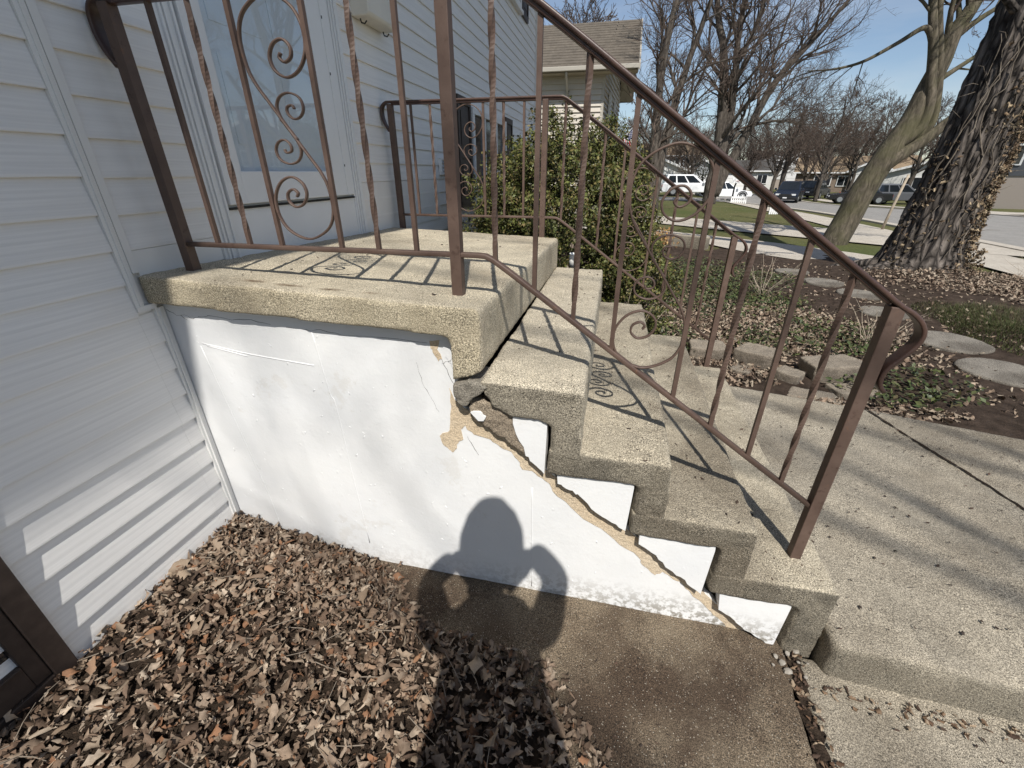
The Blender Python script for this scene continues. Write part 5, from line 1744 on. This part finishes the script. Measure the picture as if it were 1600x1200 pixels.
for (ya, yb, za, zb) in ((19.3, 24.0, 5.25, 7.72), (28.7, 24.0, 5.25, 7.72)):
    mb.add([(-9.4, ya, za), (2.0, ya, za), (2.0, yb, zb), (-9.4, yb, zb), (-9.4, ya, za - 0.14), (2.0, ya, za - 0.14), (2.0, yb, zb - 0.14), (-9.4, yb, zb - 0.14)],
           [(0, 1, 2, 3), (7, 6, 5, 4), (0, 4, 5, 1), (1, 5, 6, 2), (2, 6, 7, 3), (3, 7, 4, 0)])
rf = mb.build('roof', 'shingle_brown', nb)
mb = MB()
for k in range(1, 17):                                     # shingle course edges
    f = k / 17
    y, z = 19.3 + 4.7 * f, 5.25 + 2.47 * f
    mb.add([(-9.4, y, z + 0.004), (2.0, y, z + 0.004), (2.0, y + 0.2, z + 0.125), (-9.4, y + 0.2, z + 0.125), (-9.4, y, z + 0.022), (2.0, y, z + 0.022)], [(0, 1, 5, 4), (4, 5, 2, 3)])
mb.build('shingle_course', 'shingle_brown', rf)
mb = MB()
mb.box(-9.4, 2.0, 19.35, 20.0, 5.06, 5.10)
mb.add([(FX1, 20.0, 5.10), (2.0, 19.4, 5.10), (2.0, 24.0, 7.56), (FX1, 24.0, 7.56)], [(0, 1, 2, 3)])
mb.add([(FX1, 28.0, 5.10), (2.0, 28.6, 5.10), (2.0, 24.0, 7.56), (FX1, 24.0, 7.56)], [(0, 1, 2, 3)])
mb.build('soffit', 'soffit_tan', nb)
mb = MB()
mb.box(-9.4, 2.0, 19.16, 19.29, 5.10, 5.25)
mb.build('gutter', 'tan_trim', nb, False, None, 0.02)
mb = MB()
for (ya, yb) in ((19.2, 24.0), (28.8, 24.0)):
    mb.add([(2.0, ya, 5.04), (2.06, ya, 5.04), (2.06, ya, 5.24), (2.0, ya, 5.24), (2.0, yb, 7.54), (2.06, yb, 7.54), (2.06, yb, 7.74), (2.0, yb, 7.74)], [(0, 1, 2, 3), (4, 7, 6, 5), (0, 4, 5, 1), (1, 5, 6, 2), (2, 6, 7, 3), (3, 7, 4, 0)])
mb.build('fascia', 'tan_trim', nb)
MB().tube([(-0.75, 19.25, 5.1), (-0.75, 19.4, 4.95), (-0.75, 19.86, 4.55), (-0.75, 19.9, 4.4), (-0.75, 19.9, -0.5)], 0.05, 8).build('downspout', 'tan_trim', nb, True)
MB().box(FX0 - 0.06, FX0 + 0.05, 19.95, 20.06, -0.6, 5.06).build('corner_board', 'tan_trim', nb)
for (f, wd) in ((0.30, 1.1), (0.62, 1.1)):
    y = 20 + 8 * f
    x = FX0 + (FX1 - FX0) * f + 0.03
    fo = MB().box(-0.02, 0.06, -wd / 2 - 0.1, wd / 2 + 0.1, 2.6, 4.7).build('window', 'trim_white', nb, False, (x, y, 0))
    MB().box(0.0605, 0.075, -wd / 2, wd / 2, 2.7, 3.62).box(0.0605, 0.075, -wd / 2, wd / 2, 3.70, 4.6).build('pane', 'pole_grey', fo)
MB().prism([(0.7, 0), (2.6, -0.45), (2.6, -0.62), (0.7, -0.2)], 'y', 27.0, 30.5).build('porch_roof', 'shingle_dark', nb, False, (0, 0, 3.5))
flag = thing('flag', "striped red white and blue flag on a slanting pole at the neighbour's house", 'flag', (1.2, 20.3, 2.35))
MB().tube([(0, 0, 0), (1.0, -0.1, 1.05)], 0.018, 6).build('pole', 'pole_grey', flag)
fl = MB()
nu, nv = 16, 10
uv = []
for j in range(nv + 1):
    for i in range(nu + 1):
        u, v = i / nu, j / nv
        along_p = Vector((1.0, -0.1, 1.05)) * (0.98 - 0.62 * (1 - v))
        q = along_p + Vector((0.10 * u + 0.03 * math.sin(7 * u + 2 * v), 0.07 * math.sin(6 * u + 3 * v), -0.95 * u))
        fl.v.append(tuple(q))
        uv.append((u, v))
for j in range(nv):
    for i in range(nu):
        fl.f.append((j * (nu + 1) + i, j * (nu + 1) + i + 1, (j + 1) * (nu + 1) + i + 1, (j + 1) * (nu + 1) + i))
fo = fl.build('cloth', 'flag_cloth', flag, True)
ul = fo.data.uv_layers.new(name='UVMap')
for lp in fo.data.loops:
    ul.data[lp.index].uv = uv[lp.vertex_index]

# ------------------------------------------------------------------ far houses
def far_house(label, loc, rz, wd, dp, h, roof_h, wall, roof, low=None, split=0.0, gable_front=False, wins=(), garage=None, name='house', over=0.4, door=None):
    """front faces local -y; wd along x"""
    t = thing(name, label, 'house', loc, rz)
    w2, d2 = wd / 2, dp / 2
    z0 = -0.5
    if low:
        MB().box(-w2, w2, -d2, d2, z0, split).build('lower_wall', low, t)
        MB().box(-w2 - 0.05, w2 + 0.05, -d2 - 0.05, d2 + 0.05, split + 0.002, h).build('wall', wall, t)
    else:
        MB().box(-w2, w2, -d2, d2, z0, h).build('wall', wall, t)
    mb = MB()
    e = over
    if gable_front:
        for s in (-1, 1):
            mb.add([(s * (w2 + e), -d2 - e, h - 0.12), (s * (w2 + e), d2 + e, h - 0.12), (0, d2 + e, h + roof_h), (0, -d2 - e, h + roof_h),
                    (s * (w2 + e), -d2 - e, h - 0.28), (s * (w2 + e), d2 + e, h - 0.28), (0, d2 + e, h + roof_h - 0.16), (0, -d2 - e, h + roof_h - 0.16)],
                   [(0, 1, 2, 3), (7, 6, 5, 4), (0, 4, 5, 1), (1, 5, 6, 2), (2, 6, 7, 3), (3, 7, 4, 0)])
        MB().prism([(-w2, h), (w2, h), (0, h + roof_h - 0.12)], 'y', -d2 + 0.01, d2 - 0.01).build('gable', wall, t)
        fb = MB()
        for s in (-1, 1):
            fb.add([(s * (w2 + e), -d2 - e - 0.03, h - 0.34), (s * (w2 + e), -d2 - e - 0.03, h - 0.10), (0, -d2 - e - 0.03, h + roof_h + 0.03), (0, -d2 - e - 0.03, h + roof_h - 0.24),
                    (s * (w2 + e), -d2 - e - 0.005, h - 0.34), (s * (w2 + e), -d2 - e - 0.005, h - 0.10), (0, -d2 - e - 0.005, h + roof_h + 0.03), (0, -d2 - e - 0.005, h + roof_h - 0.24)],
                   [(0, 1, 2, 3), (7, 6, 5, 4), (1, 5, 6, 2), (0, 3, 7, 4)])
        fb.build('fascia', 'garage_white', t)
    else:
        for s in (-1, 1):
            mb.add([(-w2 - e, s * (d2 + e), h - 0.1), (w2 + e, s * (d2 + e), h - 0.1), (w2 + e, 0, h + roof_h), (-w2 - e, 0, h + roof_h),
                    (-w2 - e, s * (d2 + e), h - 0.26), (w2 + e, s * (d2 + e), h - 0.26), (w2 + e, 0, h + roof_h - 0.16), (-w2 - e, 0, h + roof_h - 0.16)],
                   [(0, 1, 2, 3), (7, 6, 5, 4), (0, 4, 5, 1), (1, 5, 6, 2), (2, 6, 7, 3), (3, 7, 4, 0)])
        MB().prism([(-d2, h), (d2, h), (0, h + roof_h - 0.12)], 'x', -w2 + 0.01, w2 - 0.01).build('gable', wall, t)
        MB().box(-w2 - e, w2 + e, -d2 - e - 0.1, -d2 - e - 0.005, h - 0.3, h - 0.12).build('gutter', 'garage_white', t)
    mb.build('roof', roof, t)
    for (x, z, a, b) in wins:
        fo = MB().box(x - a / 2 - 0.1, x + a / 2 + 0.1, -d2 - 0.11, -d2 - 0.051, z - b / 2 - 0.1, z + b / 2 + 0.1).build('window', 'garage_white', t)
        MB().box(x - a / 2, x - 0.03, -d2 - 0.125, -d2 - 0.1105, z - b / 2, z + b / 2).box(x + 0.03, x + a / 2, -d2 - 0.125, -d2 - 0.1105, z - b / 2, z + b / 2).build('pane', 'window_dark', fo)
    if garage:
        x, a, b = garage
        gd = MB()
        for k in range(4):
            gd.box(x - a / 2, x + a / 2, -d2 - 0.10, -d2 - 0.052, k * b / 4 + 0.01, (k + 1) * b / 4 - 0.02)
        gd.build('garage_door', 'garage_white', t)
    if door:
        MB().box(door - 0.5, door + 0.5, -d2 - 0.09, -d2 - 0.052, 0, 2.1).build('front_door', 'dark_brown', t)
    return t
x, y = along(0.098, 92)
far_house('grey two storey house with tan roof behind the white cars', (x, y, -1.2), 0.0, 9.5, 9, 5.4, 1.9, 'grey_siding', 'shingle_tan', 'pale_siding', 2.9, False,
          ((-3.0, 4.2, 1.9, 1.3), (0.5, 4.2, 1.6, 1.3), (3.0, 4.2, 1.6, 1.3), (-3.0, 1.4, 2.0, 1.4)), None, door=1.0)
x, y = along(0.155, 84)
far_house('low grey garage house with dark roof right of the grey two storey', (x, y, -1.2), 0.0, 6.0, 7, 2.9, 1.7, 'grey_siding', 'shingle_dark', None, 0, True, (), (0, 4.2, 2.2))
x, y = along(0.07, 66)
far_house('single storey house with brown roof and white fascia left of the white cars', (x, y, -0.9), 0.1, 7.5, 7, 2.6, 1.5, 'pale_siding', 'shingle_brown', None, 0, True, ((1.5, 1.5, 1.4, 1.2), (-1.6, 1.5, 1.2, 1.2)), None)
x, y = along(0.232, 88)
far_house('white garage house behind the basketball hoop', (x, y, -1.2), -0.1, 9.0, 8, 3.0, 1.5, 'pale_siding', 'shingle_dark', None, 0, False, ((3, 1.6, 1.4, 1.2),), (-1.2, 4.6, 2.3))
x, y = along(0.330, 92)
far_house('pale gabled house with white trim straight down the street', (x, y, -1.2), -0.25, 7.0, 8, 3.6, 2.2, 'pale_siding', 'shingle_dark', 'pale_brick', 1.5, True, ((0.0, 4.2, 1.2, 0.9),), (0.8, 4.4, 2.2))
x, y = along(0.295, 100)
far_house('pale split level house with dark windows left of the gabled house', (x, y, -1.2), -0.15, 9.5, 8, 4.8, 1.4, 'pale_siding', 'shingle_dark', 'brown_wall', 2.2, False, ((-2.4, 3.5, 2.2, 1.0), (2.2, 3.5, 2.2, 1.0), (-2, 1.2, 1.6, 0.9)), None)
x, y = along(0.425, 80)
far_house('low brown house with wide brown roof beside the street lamp', (x, y, -1.2), -0.35, 14, 9, 2.8, 2.0, 'brown_wall', 'shingle_tan', None, 0, False, ((-3.5, 1.5, 2.0, 1.2), (-0.8, 1.5, 1.6, 1.2), (2.2, 1.5, 1.6, 1.2)), None, door=4.4)
x, y = along(0.453, 77)
far_house('small pale gabled porch wing of the low brown house', (x, y, -1.2), -0.35, 4.6, 5, 2.9, 1.3, 'pale_siding', 'shingle_tan', None, 0, True, ((0, 1.6, 1.4, 1.3),), None, over=0.5)
x, y = along(0.575, 66)
far_house('pale house with white gable behind the grey car', (x, y, -1.2), -0.55, 11, 8, 2.7, 1.7, 'pale_siding', 'shingle_dark', None, 0, True, ((-2.5, 1.5, 1.8, 1.2),), (2.0, 4.6, 2.2))
x, y = along(0.715, 40)
far_house('charcoal gabled house with pale brick ground floor at the right edge', (x + 2.2, y, -0.9), -0.75, 9.5, 9, 4.4, 2.6, 'charcoal_siding', 'shingle_dark', 'pale_brick', 2.2, True,
          ((-2.9, 3.5, 0.9, 1.1), (-0.9, 3.5, 0.7, 1.1), (1.6, 3.5, 0.9, 1.1)), (1.6, 4.6, 2.1))

# ------------------------------------------------------------------ vehicles
def make_car(label, paint, loc, rz, L=4.6, W=1.86, H=1.68, kind='suv', group=None, name='parked_car', plate=True):
    """nose towards local +x"""
    t = thing(name, label, 'car', loc, rz, group)
    h = L / 2
    belt = H * 0.58
    prof = [(-h, 0.42), (-h + 0.02, 0.75), (-h + 0.06, belt), (h * 0.42, belt), (h * 0.93, belt - 0.16), (h - 0.02, belt - 0.35), (h, 0.5), (h - 0.08, 0.28), (-h + 0.1, 0.28)]
    mb = MB()
    ws = [(-W / 2, 0.90), (-W / 2 + 0.05, 1.0), (W / 2 - 0.05, 1.0), (W / 2, 0.90)]
    n = len(prof)
    for yv, sc in ws:
        cz = 0.62
        for (px, pz) in prof:
            mb.v.append((px * (0.985 if sc < 1 else 1), yv, cz + (pz - cz) * sc))
    for j in range(3):
        for i in range(n):
            k = (i + 1) % n
            mb.f.append((j * n + i, j * n + k, (j + 1) * n + k, (j + 1) * n + i))
    mb.f += [tuple(range(n)), tuple(3 * n + i for i in range(n))[::-1]]
    mb.build('body', paint, t, False, None, 0.05, 2)
    rear = -h + (0.12 if kind == 'suv' else 0.75)
    b0, b1, r0, r1 = rear, h * 0.44, rear + (0.28 if kind == 'suv' else 0.7), h * 0.04
    wb, wt = W / 2 - 0.05, W / 2 - 0.22
    v = [(b0, -wb, belt - 0.01), (b1, -wb, belt - 0.01), (b1, wb, belt - 0.01), (b0, wb, belt - 0.01), (r0, -wt, H - 0.03), (r1, -wt, H - 0.03), (r1, wt, H - 0.03), (r0, wt, H - 0.03)]
    cab = MB()
    cab.add(v, [(0, 3, 2, 1), (4, 5, 6, 7), (0, 1, 5, 4), (1, 2, 6, 5), (2, 3, 7, 6), (3, 0, 4, 7)])
    cab.build('cabin', paint, t, False, None, 0.06, 2)
    def quad(a, b, c, d, k, name):
        """window sunk in a cabin face: shrink towards centre, lift along the normal"""
        P = [Vector(v[i]) for i in (a, b, c, d)]
        cen = sum(P, Vector()) / 4
        nn = (P[1] - P[0]).cross(P[2] - P[0]).normalized()
        Q = [cen + (p - cen) * k for p in P]
        m2 = MB()
        m2.add([tuple(q + nn * 0.012) for q in Q] + [tuple(q - nn * 0.05) for q in Q], [(0, 1, 2, 3), (7, 6, 5, 4), (0, 4, 5, 1), (1, 5, 6, 2), (2, 6, 7, 3), (3, 7, 4, 0)])
        m2.build(name, 'car_glass', t)
    quad(1, 2, 6, 5, 0.86, 'windshield')
    quad(3, 0, 4, 7, 0.80, 'rear_window')
    for (sgn, ids) in ((-1, (0, 1, 5, 4)), (1, (2, 3, 7, 6))):
        P = [Vector(v[i]) for i in ids]
        for (f0, f1) in ((0.07, 0.30), (0.34, 0.60), (0.64, 0.92)):
            if sgn > 0:
                f0, f1 = 1 - f1, 1 - f0
            lo0, lo1 = P[0].lerp(P[1], f0), P[0].lerp(P[1], f1)
            hi0, hi1 = P[3].lerp(P[2], f0), P[3].lerp(P[2], f1)
            a, b, c, d = lo0.lerp(hi0, 0.10), lo1.lerp(hi1, 0.10), lo1.lerp(hi1, 0.86), lo0.lerp(hi0, 0.86)
            off = Vector((0, sgn * 0.012, 0.004))
            m2 = MB()
            m2.add([tuple(q + off) for q in (a, b, c, d)] + [tuple(q - off * 4) for q in (a, b, c, d)], [(0, 1, 2, 3), (7, 6, 5, 4), (0, 4, 5, 1), (1, 5, 6, 2), (2, 6, 7, 3), (3, 7, 4, 0)])
            m2.build('side_window', 'car_glass', t)
    for sx_ in (-h * 0.60, h * 0.62):
        for sy_ in (-1, 1):
            yv = sy_ * (W / 2 - 0.10)
            wh = thing('wheel', None, None, (sx_, yv, 0.34))
            wh.parent = t
            MB().lathe([(0.19, -0.11), (0.33, -0.115), (0.345, -0.08), (0.345, 0.08), (0.33, 0.115), (0.19, 0.11)], 20, axis='y').build('tyre', 'rubber_black', wh, True)
            rm = MB().lathe([(0.02, 0.118), (0.20, 0.122), (0.205, 0.10), (0.02, 0.10)], 14, axis='y')
            if sy_ < 0:
                rm.v = [(a, -b, c) for a, b, c in rm.v]
            rm.build('rim', 'rim_grey', wh)
            ar = MB()
            for k in range(13):
                a = math.pi * k / 12
                for rr_ in (0.36, 0.43):
                    ar.v.append((sx_ + rr_ * math.cos(a), sy_ * (W / 2 + 0.004), 0.34 + rr_ * math.sin(a)))
                    ar.v.append((sx_ + rr_ * math.cos(a), sy_ * (W / 2 - 0.06), 0.34 + rr_ * math.sin(a)))
            for k in range(12):
                q = k * 4
                ar.f += [(q, q + 4, q + 6, q + 2), (q, q + 1, q + 5, q + 4), (q + 2, q + 6, q + 7, q + 3)]
            ar.build('wheel_arch', 'rubber_black', t)
    for sy_ in (-1, 1):
        MB().box(h * 0.945, h - 0.0, sy_ * (W / 2 - 0.36) - 0.19, sy_ * (W / 2 - 0.36) + 0.19, belt - 0.40, belt - 0.26).build('headlight', 'lamp_lens', t, False, None, 0.02)
        MB().box(-h - 0.012, -h + 0.1, sy_ * (W / 2 - 0.22) - 0.12, sy_ * (W / 2 - 0.22) + 0.12, belt - 0.33, belt - 0.10).build('taillight', 'red_lens', t, False, None, 0.01)
        MB().box(h * 0.36, h * 0.44, sy_ * (W / 2 + 0.10) - 0.09, sy_ * (W / 2 + 0.10) + 0.09, belt + 0.02, belt + 0.17).build('mirror', paint, t, False, None, 0.03)
    MB().box(h - 0.03, h + 0.012, -W * 0.26, W * 0.26, belt - 0.50, belt - 0.28).build('grille', 'dark_metal', t, False, None, 0.01)
    MB().box(h - 0.05, h + 0.03, -W / 2 + 0.06, W / 2 - 0.06, 0.34, 0.50).build('bumper', 'dark_metal', t, False, None, 0.03)
    MB().box(-h - 0.03, -h + 0.05, -W / 2 + 0.06, W / 2 - 0.06, 0.36, 0.52).build('bumper', 'dark_metal', t, False, None, 0.03)
    if plate:
        MB().box(h + 0.0305, h + 0.04, -0.16, 0.16, 0.40, 0.49).build('licence_plate', 'plastic_white', t)
        MB().box(-h - 0.04, -h - 0.0305, -0.16, 0.16, 0.60, 0.72).build('licence_plate', 'plastic_white', t)
    return t
def seat(x, y):
    return (x, y, gz(x, y) + 0.03)
make_car('white crossover parked side on in the driveway behind the twin stemmed tree', 'car_white', seat(7.7, 41.2), 0.03, 4.7, 1.86, 1.66)
make_car('smaller white car parked beyond the large bare tree', 'car_white', seat(11.0, 43.6), 0.05, 4.4, 1.8, 1.5, 'hatch')
make_car('dark navy SUV facing the camera at the kerb of the street', 'car_navy', seat(17.3, 46.5), -2.0, 4.8, 1.92, 1.76, name='parked_suv')
make_car('black SUV seen from behind farther down the street', 'car_black', seat(22.1, 54.0), 0.98, 4.8, 1.92, 1.74, name='parked_suv')
make_car('grey wagon parked across the street behind the ivy tree', 'car_grey', seat(25.6, 45.6), 0.0, 4.7, 1.86, 1.6)
make_car('dark car with a pale hubcap partly hidden behind the leaning tree', 'car_black', seat(22.3, 45.0), 2.9, 4.5, 1.8, 1.5, 'sedan')

# ------------------------------------------------------------------ street furniture
def street_lamp(label, x, y, h, arm, rz, group='street lamps'):
    t = thing('street_lamp', label, 'street lamp', (x, y, gz(x, y) - 0.1), rz, group)
    MB().lathe([(0.14, 0), (0.14, 0.35), (0.10, 0.4)], 10).build('base', 'pole_grey', t)
    MB().tube([(0, 0, 0.3), (0, 0, h)], [0.10, 0.065], 8).build('pole', 'pole_grey', t, True)
    MB().tube([(0, 0, h - 0.1), (-arm * 0.5, 0, h + 0.25), (-arm, 0, h + 0.45)], [0.06, 0.05, 0.04], 8).build('arm', 'pole_grey', t, True)
    MB().prism([(-0.35, -0.06), (0.3, -0.06), (0.3, 0.05), (-0.1, 0.09), (-0.35, 0.02)], 'y', -0.13, 0.13).build('lamp_head', 'pole_grey', t, False, (-arm - 0.2, 0, h + 0.45), 0.02)
x, y = along(0.3826, 72)
street_lamp('pale leaning street lamp above the black SUV', x, y, 4.9, 2.4, 0.1)
x, y = along(0.3103, 96)
street_lamp('small distant street lamp in front of the split level house', x, y, 5.0, 2.2, 0.1)
hy = thing('fire_hydrant', 'red fire hydrant on the far kerb by the brown house', 'fire hydrant', (22.3, 48.6, gz(22.3, 48.6)))
MB().lathe([(0.16, 0), (0.16, 0.06), (0.11, 0.08), (0.11, 0.55), (0.15, 0.57), (0.15, 0.62), (0.11, 0.70), (0.05, 0.77), (0.03, 0.82)], 14).build('barrel', 'hydrant_red', hy, True)
for a in (0, 1, 2):
    o = MB().lathe([(0.07, 0.09), (0.075, 0.16), (0.05, 0.18)], 10, axis='x').build('nozzle', 'hydrant_red', hy, True, (0, 0, 0.42))
    o.rotation_euler = (0, 0, -math.pi / 2 + (a - 1) * math.pi / 2)
hp = thing('basketball_hoop', 'portable basketball hoop by the driveway behind the white cars', 'basketball hoop', (10.7, 38.6, gz(10.7, 38.6)), 0.0)
MB().prism([(-0.45, -0.3), (0.45, -0.3), (0.35, 0.45), (-0.35, 0.45)], 'z', 0, 0.2).build('base', 'dark_metal', hp, False, None, 0.05)
MB().tube([(0, 0.1, 0.15), (0, 0.1, 1.1), (0.12, -0.15, 1.75)], 0.06, 8).build('pole', 'dark_metal', hp, True)
bb = MB()
for a, b, c, d in ((-0.42, 0.42, 1.35, 1.42), (-0.42, 0.42, 1.90, 1.97), (-0.42, -0.35, 1.42, 1.90), (0.35, 0.42, 1.42, 1.90)):
    bb.box(a + 0.1, b + 0.1, -0.22, -0.18, c, d)
bb.box(-0.32 + 0.1 - 0.03, 0.45, -0.202, -0.196, 1.42, 1.90)
for a, b, c, d in ((-0.10, 0.30, 1.72, 1.76), (-0.10, -0.06, 1.5, 1.72), (0.26, 0.30, 1.5, 1.72), (-0.06, 0.26, 1.5, 1.54)):
    bb.box(a, b, -0.226, -0.2205, c, d)
bb.build('backboard', 'plastic_white', hp)
rim = MB()
rim.tube([(0.1 + 0.16 * math.cos(a), -0.40 + 0.16 * math.sin(a), 1.50) for a in np.linspace(0, 2 * math.pi, 17)], 0.012, 5, False)
rim.build('hoop_rim', 'hydrant_red', hp, True)
def barrier(label, x, y, rz, wd, h, n):
    t = thing('picket_barrier', label, 'barrier', (x, y, gz(x, y)), rz, 'white slatted barriers by the sidewalk')
    MB().box(-wd / 2, wd / 2, -0.02, 0.02, h - 0.1, h).build('rail', 'plastic_white', t)
    MB().box(-wd / 2, wd / 2, -0.02, 0.02, 0.12, 0.2).build('rail', 'plastic_white', t)
    for k in range(n):
        xx = -wd / 2 + 0.04 + (wd - 0.08) * k / (n - 1)
        MB().box(xx - 0.035, xx + 0.035, -0.04, -0.0205, 0.0, h + (0.08 if k % 2 else 0.0)).build('slat', 'plastic_white', t)
barrier('white slatted barrier on the grass past the large bare tree', 9.35, 31.0, 0.05, 0.95, 0.42, 8)
barrier('white slatted barrier behind the sloping near handrail', 8.65, 21.3, 0.2, 0.62, 0.36, 7)
pl = MB().tube([(0, 0, -0.1), (0.08, 0, 0.7), (0.2, 0.02, 1.6)], [0.045, 0.04, 0.035], 8).build('wooden_stake', 'stem_pale', None, True, (10.0, 15.4, -0.1))
tag(pl, 'slanting pale wooden stake between the leaning tree and the ivy tree', 'stake')

# ------------------------------------------------------------------ photographer (only the shadow falls into the picture)
def person():
    t = thing('person', 'person in a dark hooded coat holding a phone at chest height with elbows out', 'person', (1.64, -1.345, 0.0), 0.2186)
    J = {}
    V, E, RAD = [], [], []
    def pt(n, p, r):
        J[n] = len(V)
        V.append(p)
        RAD.append(r)
    def ed(a, b):
        E.append((J[a], J[b]))
    pt('pelvis', (0, -0.06, 1.00), 0.215)
    pt('belly', (0, -0.07, 1.20), 0.21)
    pt('chest', (0, -0.05, 1.44), 0.21)
    pt('neckb', (-0.01, -0.02, 1.60), 0.085)
    pt('neck', (-0.015, 0.06, 1.72), 0.058)
    pt('skull', (-0.01, 0.11, 1.80), 0.058)
    for a, b in (('pelvis', 'belly'), ('belly', 'chest'), ('chest', 'neckb'), ('neckb', 'neck'), ('neck', 'skull')):
        ed(a, b)
    for s in (-1, 1):
        n = 'L' if s < 0 else 'R'
        pt('hip' + n, (s * 0.13, -0.08, 0.90), 0.15)
        pt('knee' + n, (s * 0.15, -0.05, 0.51), 0.10)
        pt('ank' + n, (s * 0.14, -0.10, 0.10), 0.05)
        pt('toe' + n, (s * 0.15, 0.08, 0.05), 0.045)
        for a, b in (('pelvis', 'hip' + n), ('hip' + n, 'knee' + n), ('knee' + n, 'ank' + n), ('ank' + n, 'toe' + n)):
            ed(a, b)
        pt('sh' + n, (s * 0.21, -0.04, 1.555), 0.085)
        pt('elb' + n, (s * 0.275, 0.09, 1.69), 0.058)
        pt('wr' + n, (s * 0.15, 0.15, 1.78 + 0.025 * s), 0.045)
        for a, b in (('neckb', 'sh' + n), ('sh' + n, 'elb' + n), ('elb' + n, 'wr' + n)):
            ed(a, b)
    def skinned(V, E, RAD, root, name, mat, sub=2):
        me = bpy.data.meshes.new(name)
        me.from_pydata(V, E, [])
        o = link(name, me, t)
        me.materials.append(M[mat])
        sk = o.modifiers.new('skin', 'SKIN')
        sk.use_smooth_shade = True
        for d_, r in zip(me.skin_vertices[0].data, RAD):
            d_.radius = (r, r)
        me.skin_vertices[0].data[root].use_root = True
        sb = o.modifiers.new('subd', 'SUBSURF')
        sb.levels = sb.render_levels = sub
        return o
    skinned(V, E, RAD, 0, 'body', 'cloth_dark')
    # head under a hood, looking down at the phone
    hd = MB()
    hd.lathe([(0.035, -0.13), (0.075, -0.10), (0.095, -0.03), (0.10, 0.04), (0.085, 0.10), (0.05, 0.135), (0.01, 0.145)], 18)
    hd.v = [(a, b * 1.15 + (0.012 if b > 0.07 and -0.05 < c < 0.0 else 0), c) for a, b, c in hd.v]
    ho = hd.build('head', 'skin_tone', t, True, (0, 0.125, 1.865))
    ho.rotation_euler = (-0.45, 0, 0)
    ns = MB().prism([(0.0, -0.02), (0.028, -0.02), (0.0, 0.04)], 'x', -0.012, 0.012)
    ns.v = [(a, b + 0.105, c) for a, b, c in ns.v]
    no = ns.build('nose', 'skin_tone', ho, True)
    for s in (-1, 1):
        MB().lathe([(0.004, -0.004), (0.012, 0), (0.004, 0.006)], 10, axis='y').build('eye', 'dark_metal', ho, True, (s * 0.036, 0.108, 0.025))
    MB().box(-0.022, 0.022, 0.092, 0.10, -0.066, -0.058).build('mouth', 'hydrant_red', ho)
    hh = MB()
    hh.lathe([(0.085, -0.14), (0.125, -0.06), (0.135, 0.0), (0.128, 0.06), (0.10, 0.12), (0.06, 0.165), (0.01, 0.175)], 18)
    hh.v = [(a, b * 1.1 - 0.035, c) for a, b, c in hh.v]
    h2 = hh.build('hood', 'cloth_dark', t, True, (0, 0.115, 1.865))
    h2.rotation_euler = (-0.45, 0, 0)
    # hands round the phone's ends: palm and five fingers each
    for s in (-1, 1):
        V2, E2, R2 = [(s * 0.15, 0.15, 1.775), (s * 0.13, 0.158, 1.69), (s * 0.105, 0.160, 1.64)], [(0, 1), (1, 2)], [0.036, 0.040, 0.032]
        for k in range(4):
            b = len(V2)
            zz_ = 1.572 + 0.018 * k
            l = (0.052, 0.060, 0.058, 0.046)[k]
            V2 += [(s * 0.094, 0.150, zz_), (s * (0.092 - l * 0.45), 0.140, zz_ + 0.006), (s * (0.092 - l * 0.85), 0.146, zz_ + 0.004)]
            E2 += [(2 if k > 1 else 1, b), (b, b + 1), (b + 1, b + 2)]
            R2 += [0.010, 0.0095, 0.008]
        b = len(V2)
        V2 += [(s * 0.085, 0.130, 1.575), (s * 0.062, 0.122, 1.585)]
        E2 += [(1, b), (b, b + 1)]
        R2 += [0.011, 0.009]
        skinned(V2, E2, R2, 0, 'hand', 'skin_tone', 1)
    return t
person()
ph = thing('smartphone', 'dark smartphone held out sideways in both hands by the person', 'phone', CAM, 0.2186)
ph.rotation_euler = (math.pi / 2 - 0.4635, 0, 0.2186)
MB().box(-0.073, 0.073, -0.030, 0.041, 0.004, 0.012).build('case', 'rubber_black', ph, False, None, 0.003)
MB().box(-0.070, 0.070, -0.027, 0.038, 0.0125, 0.0135).build('screen', 'window_dark', ph)
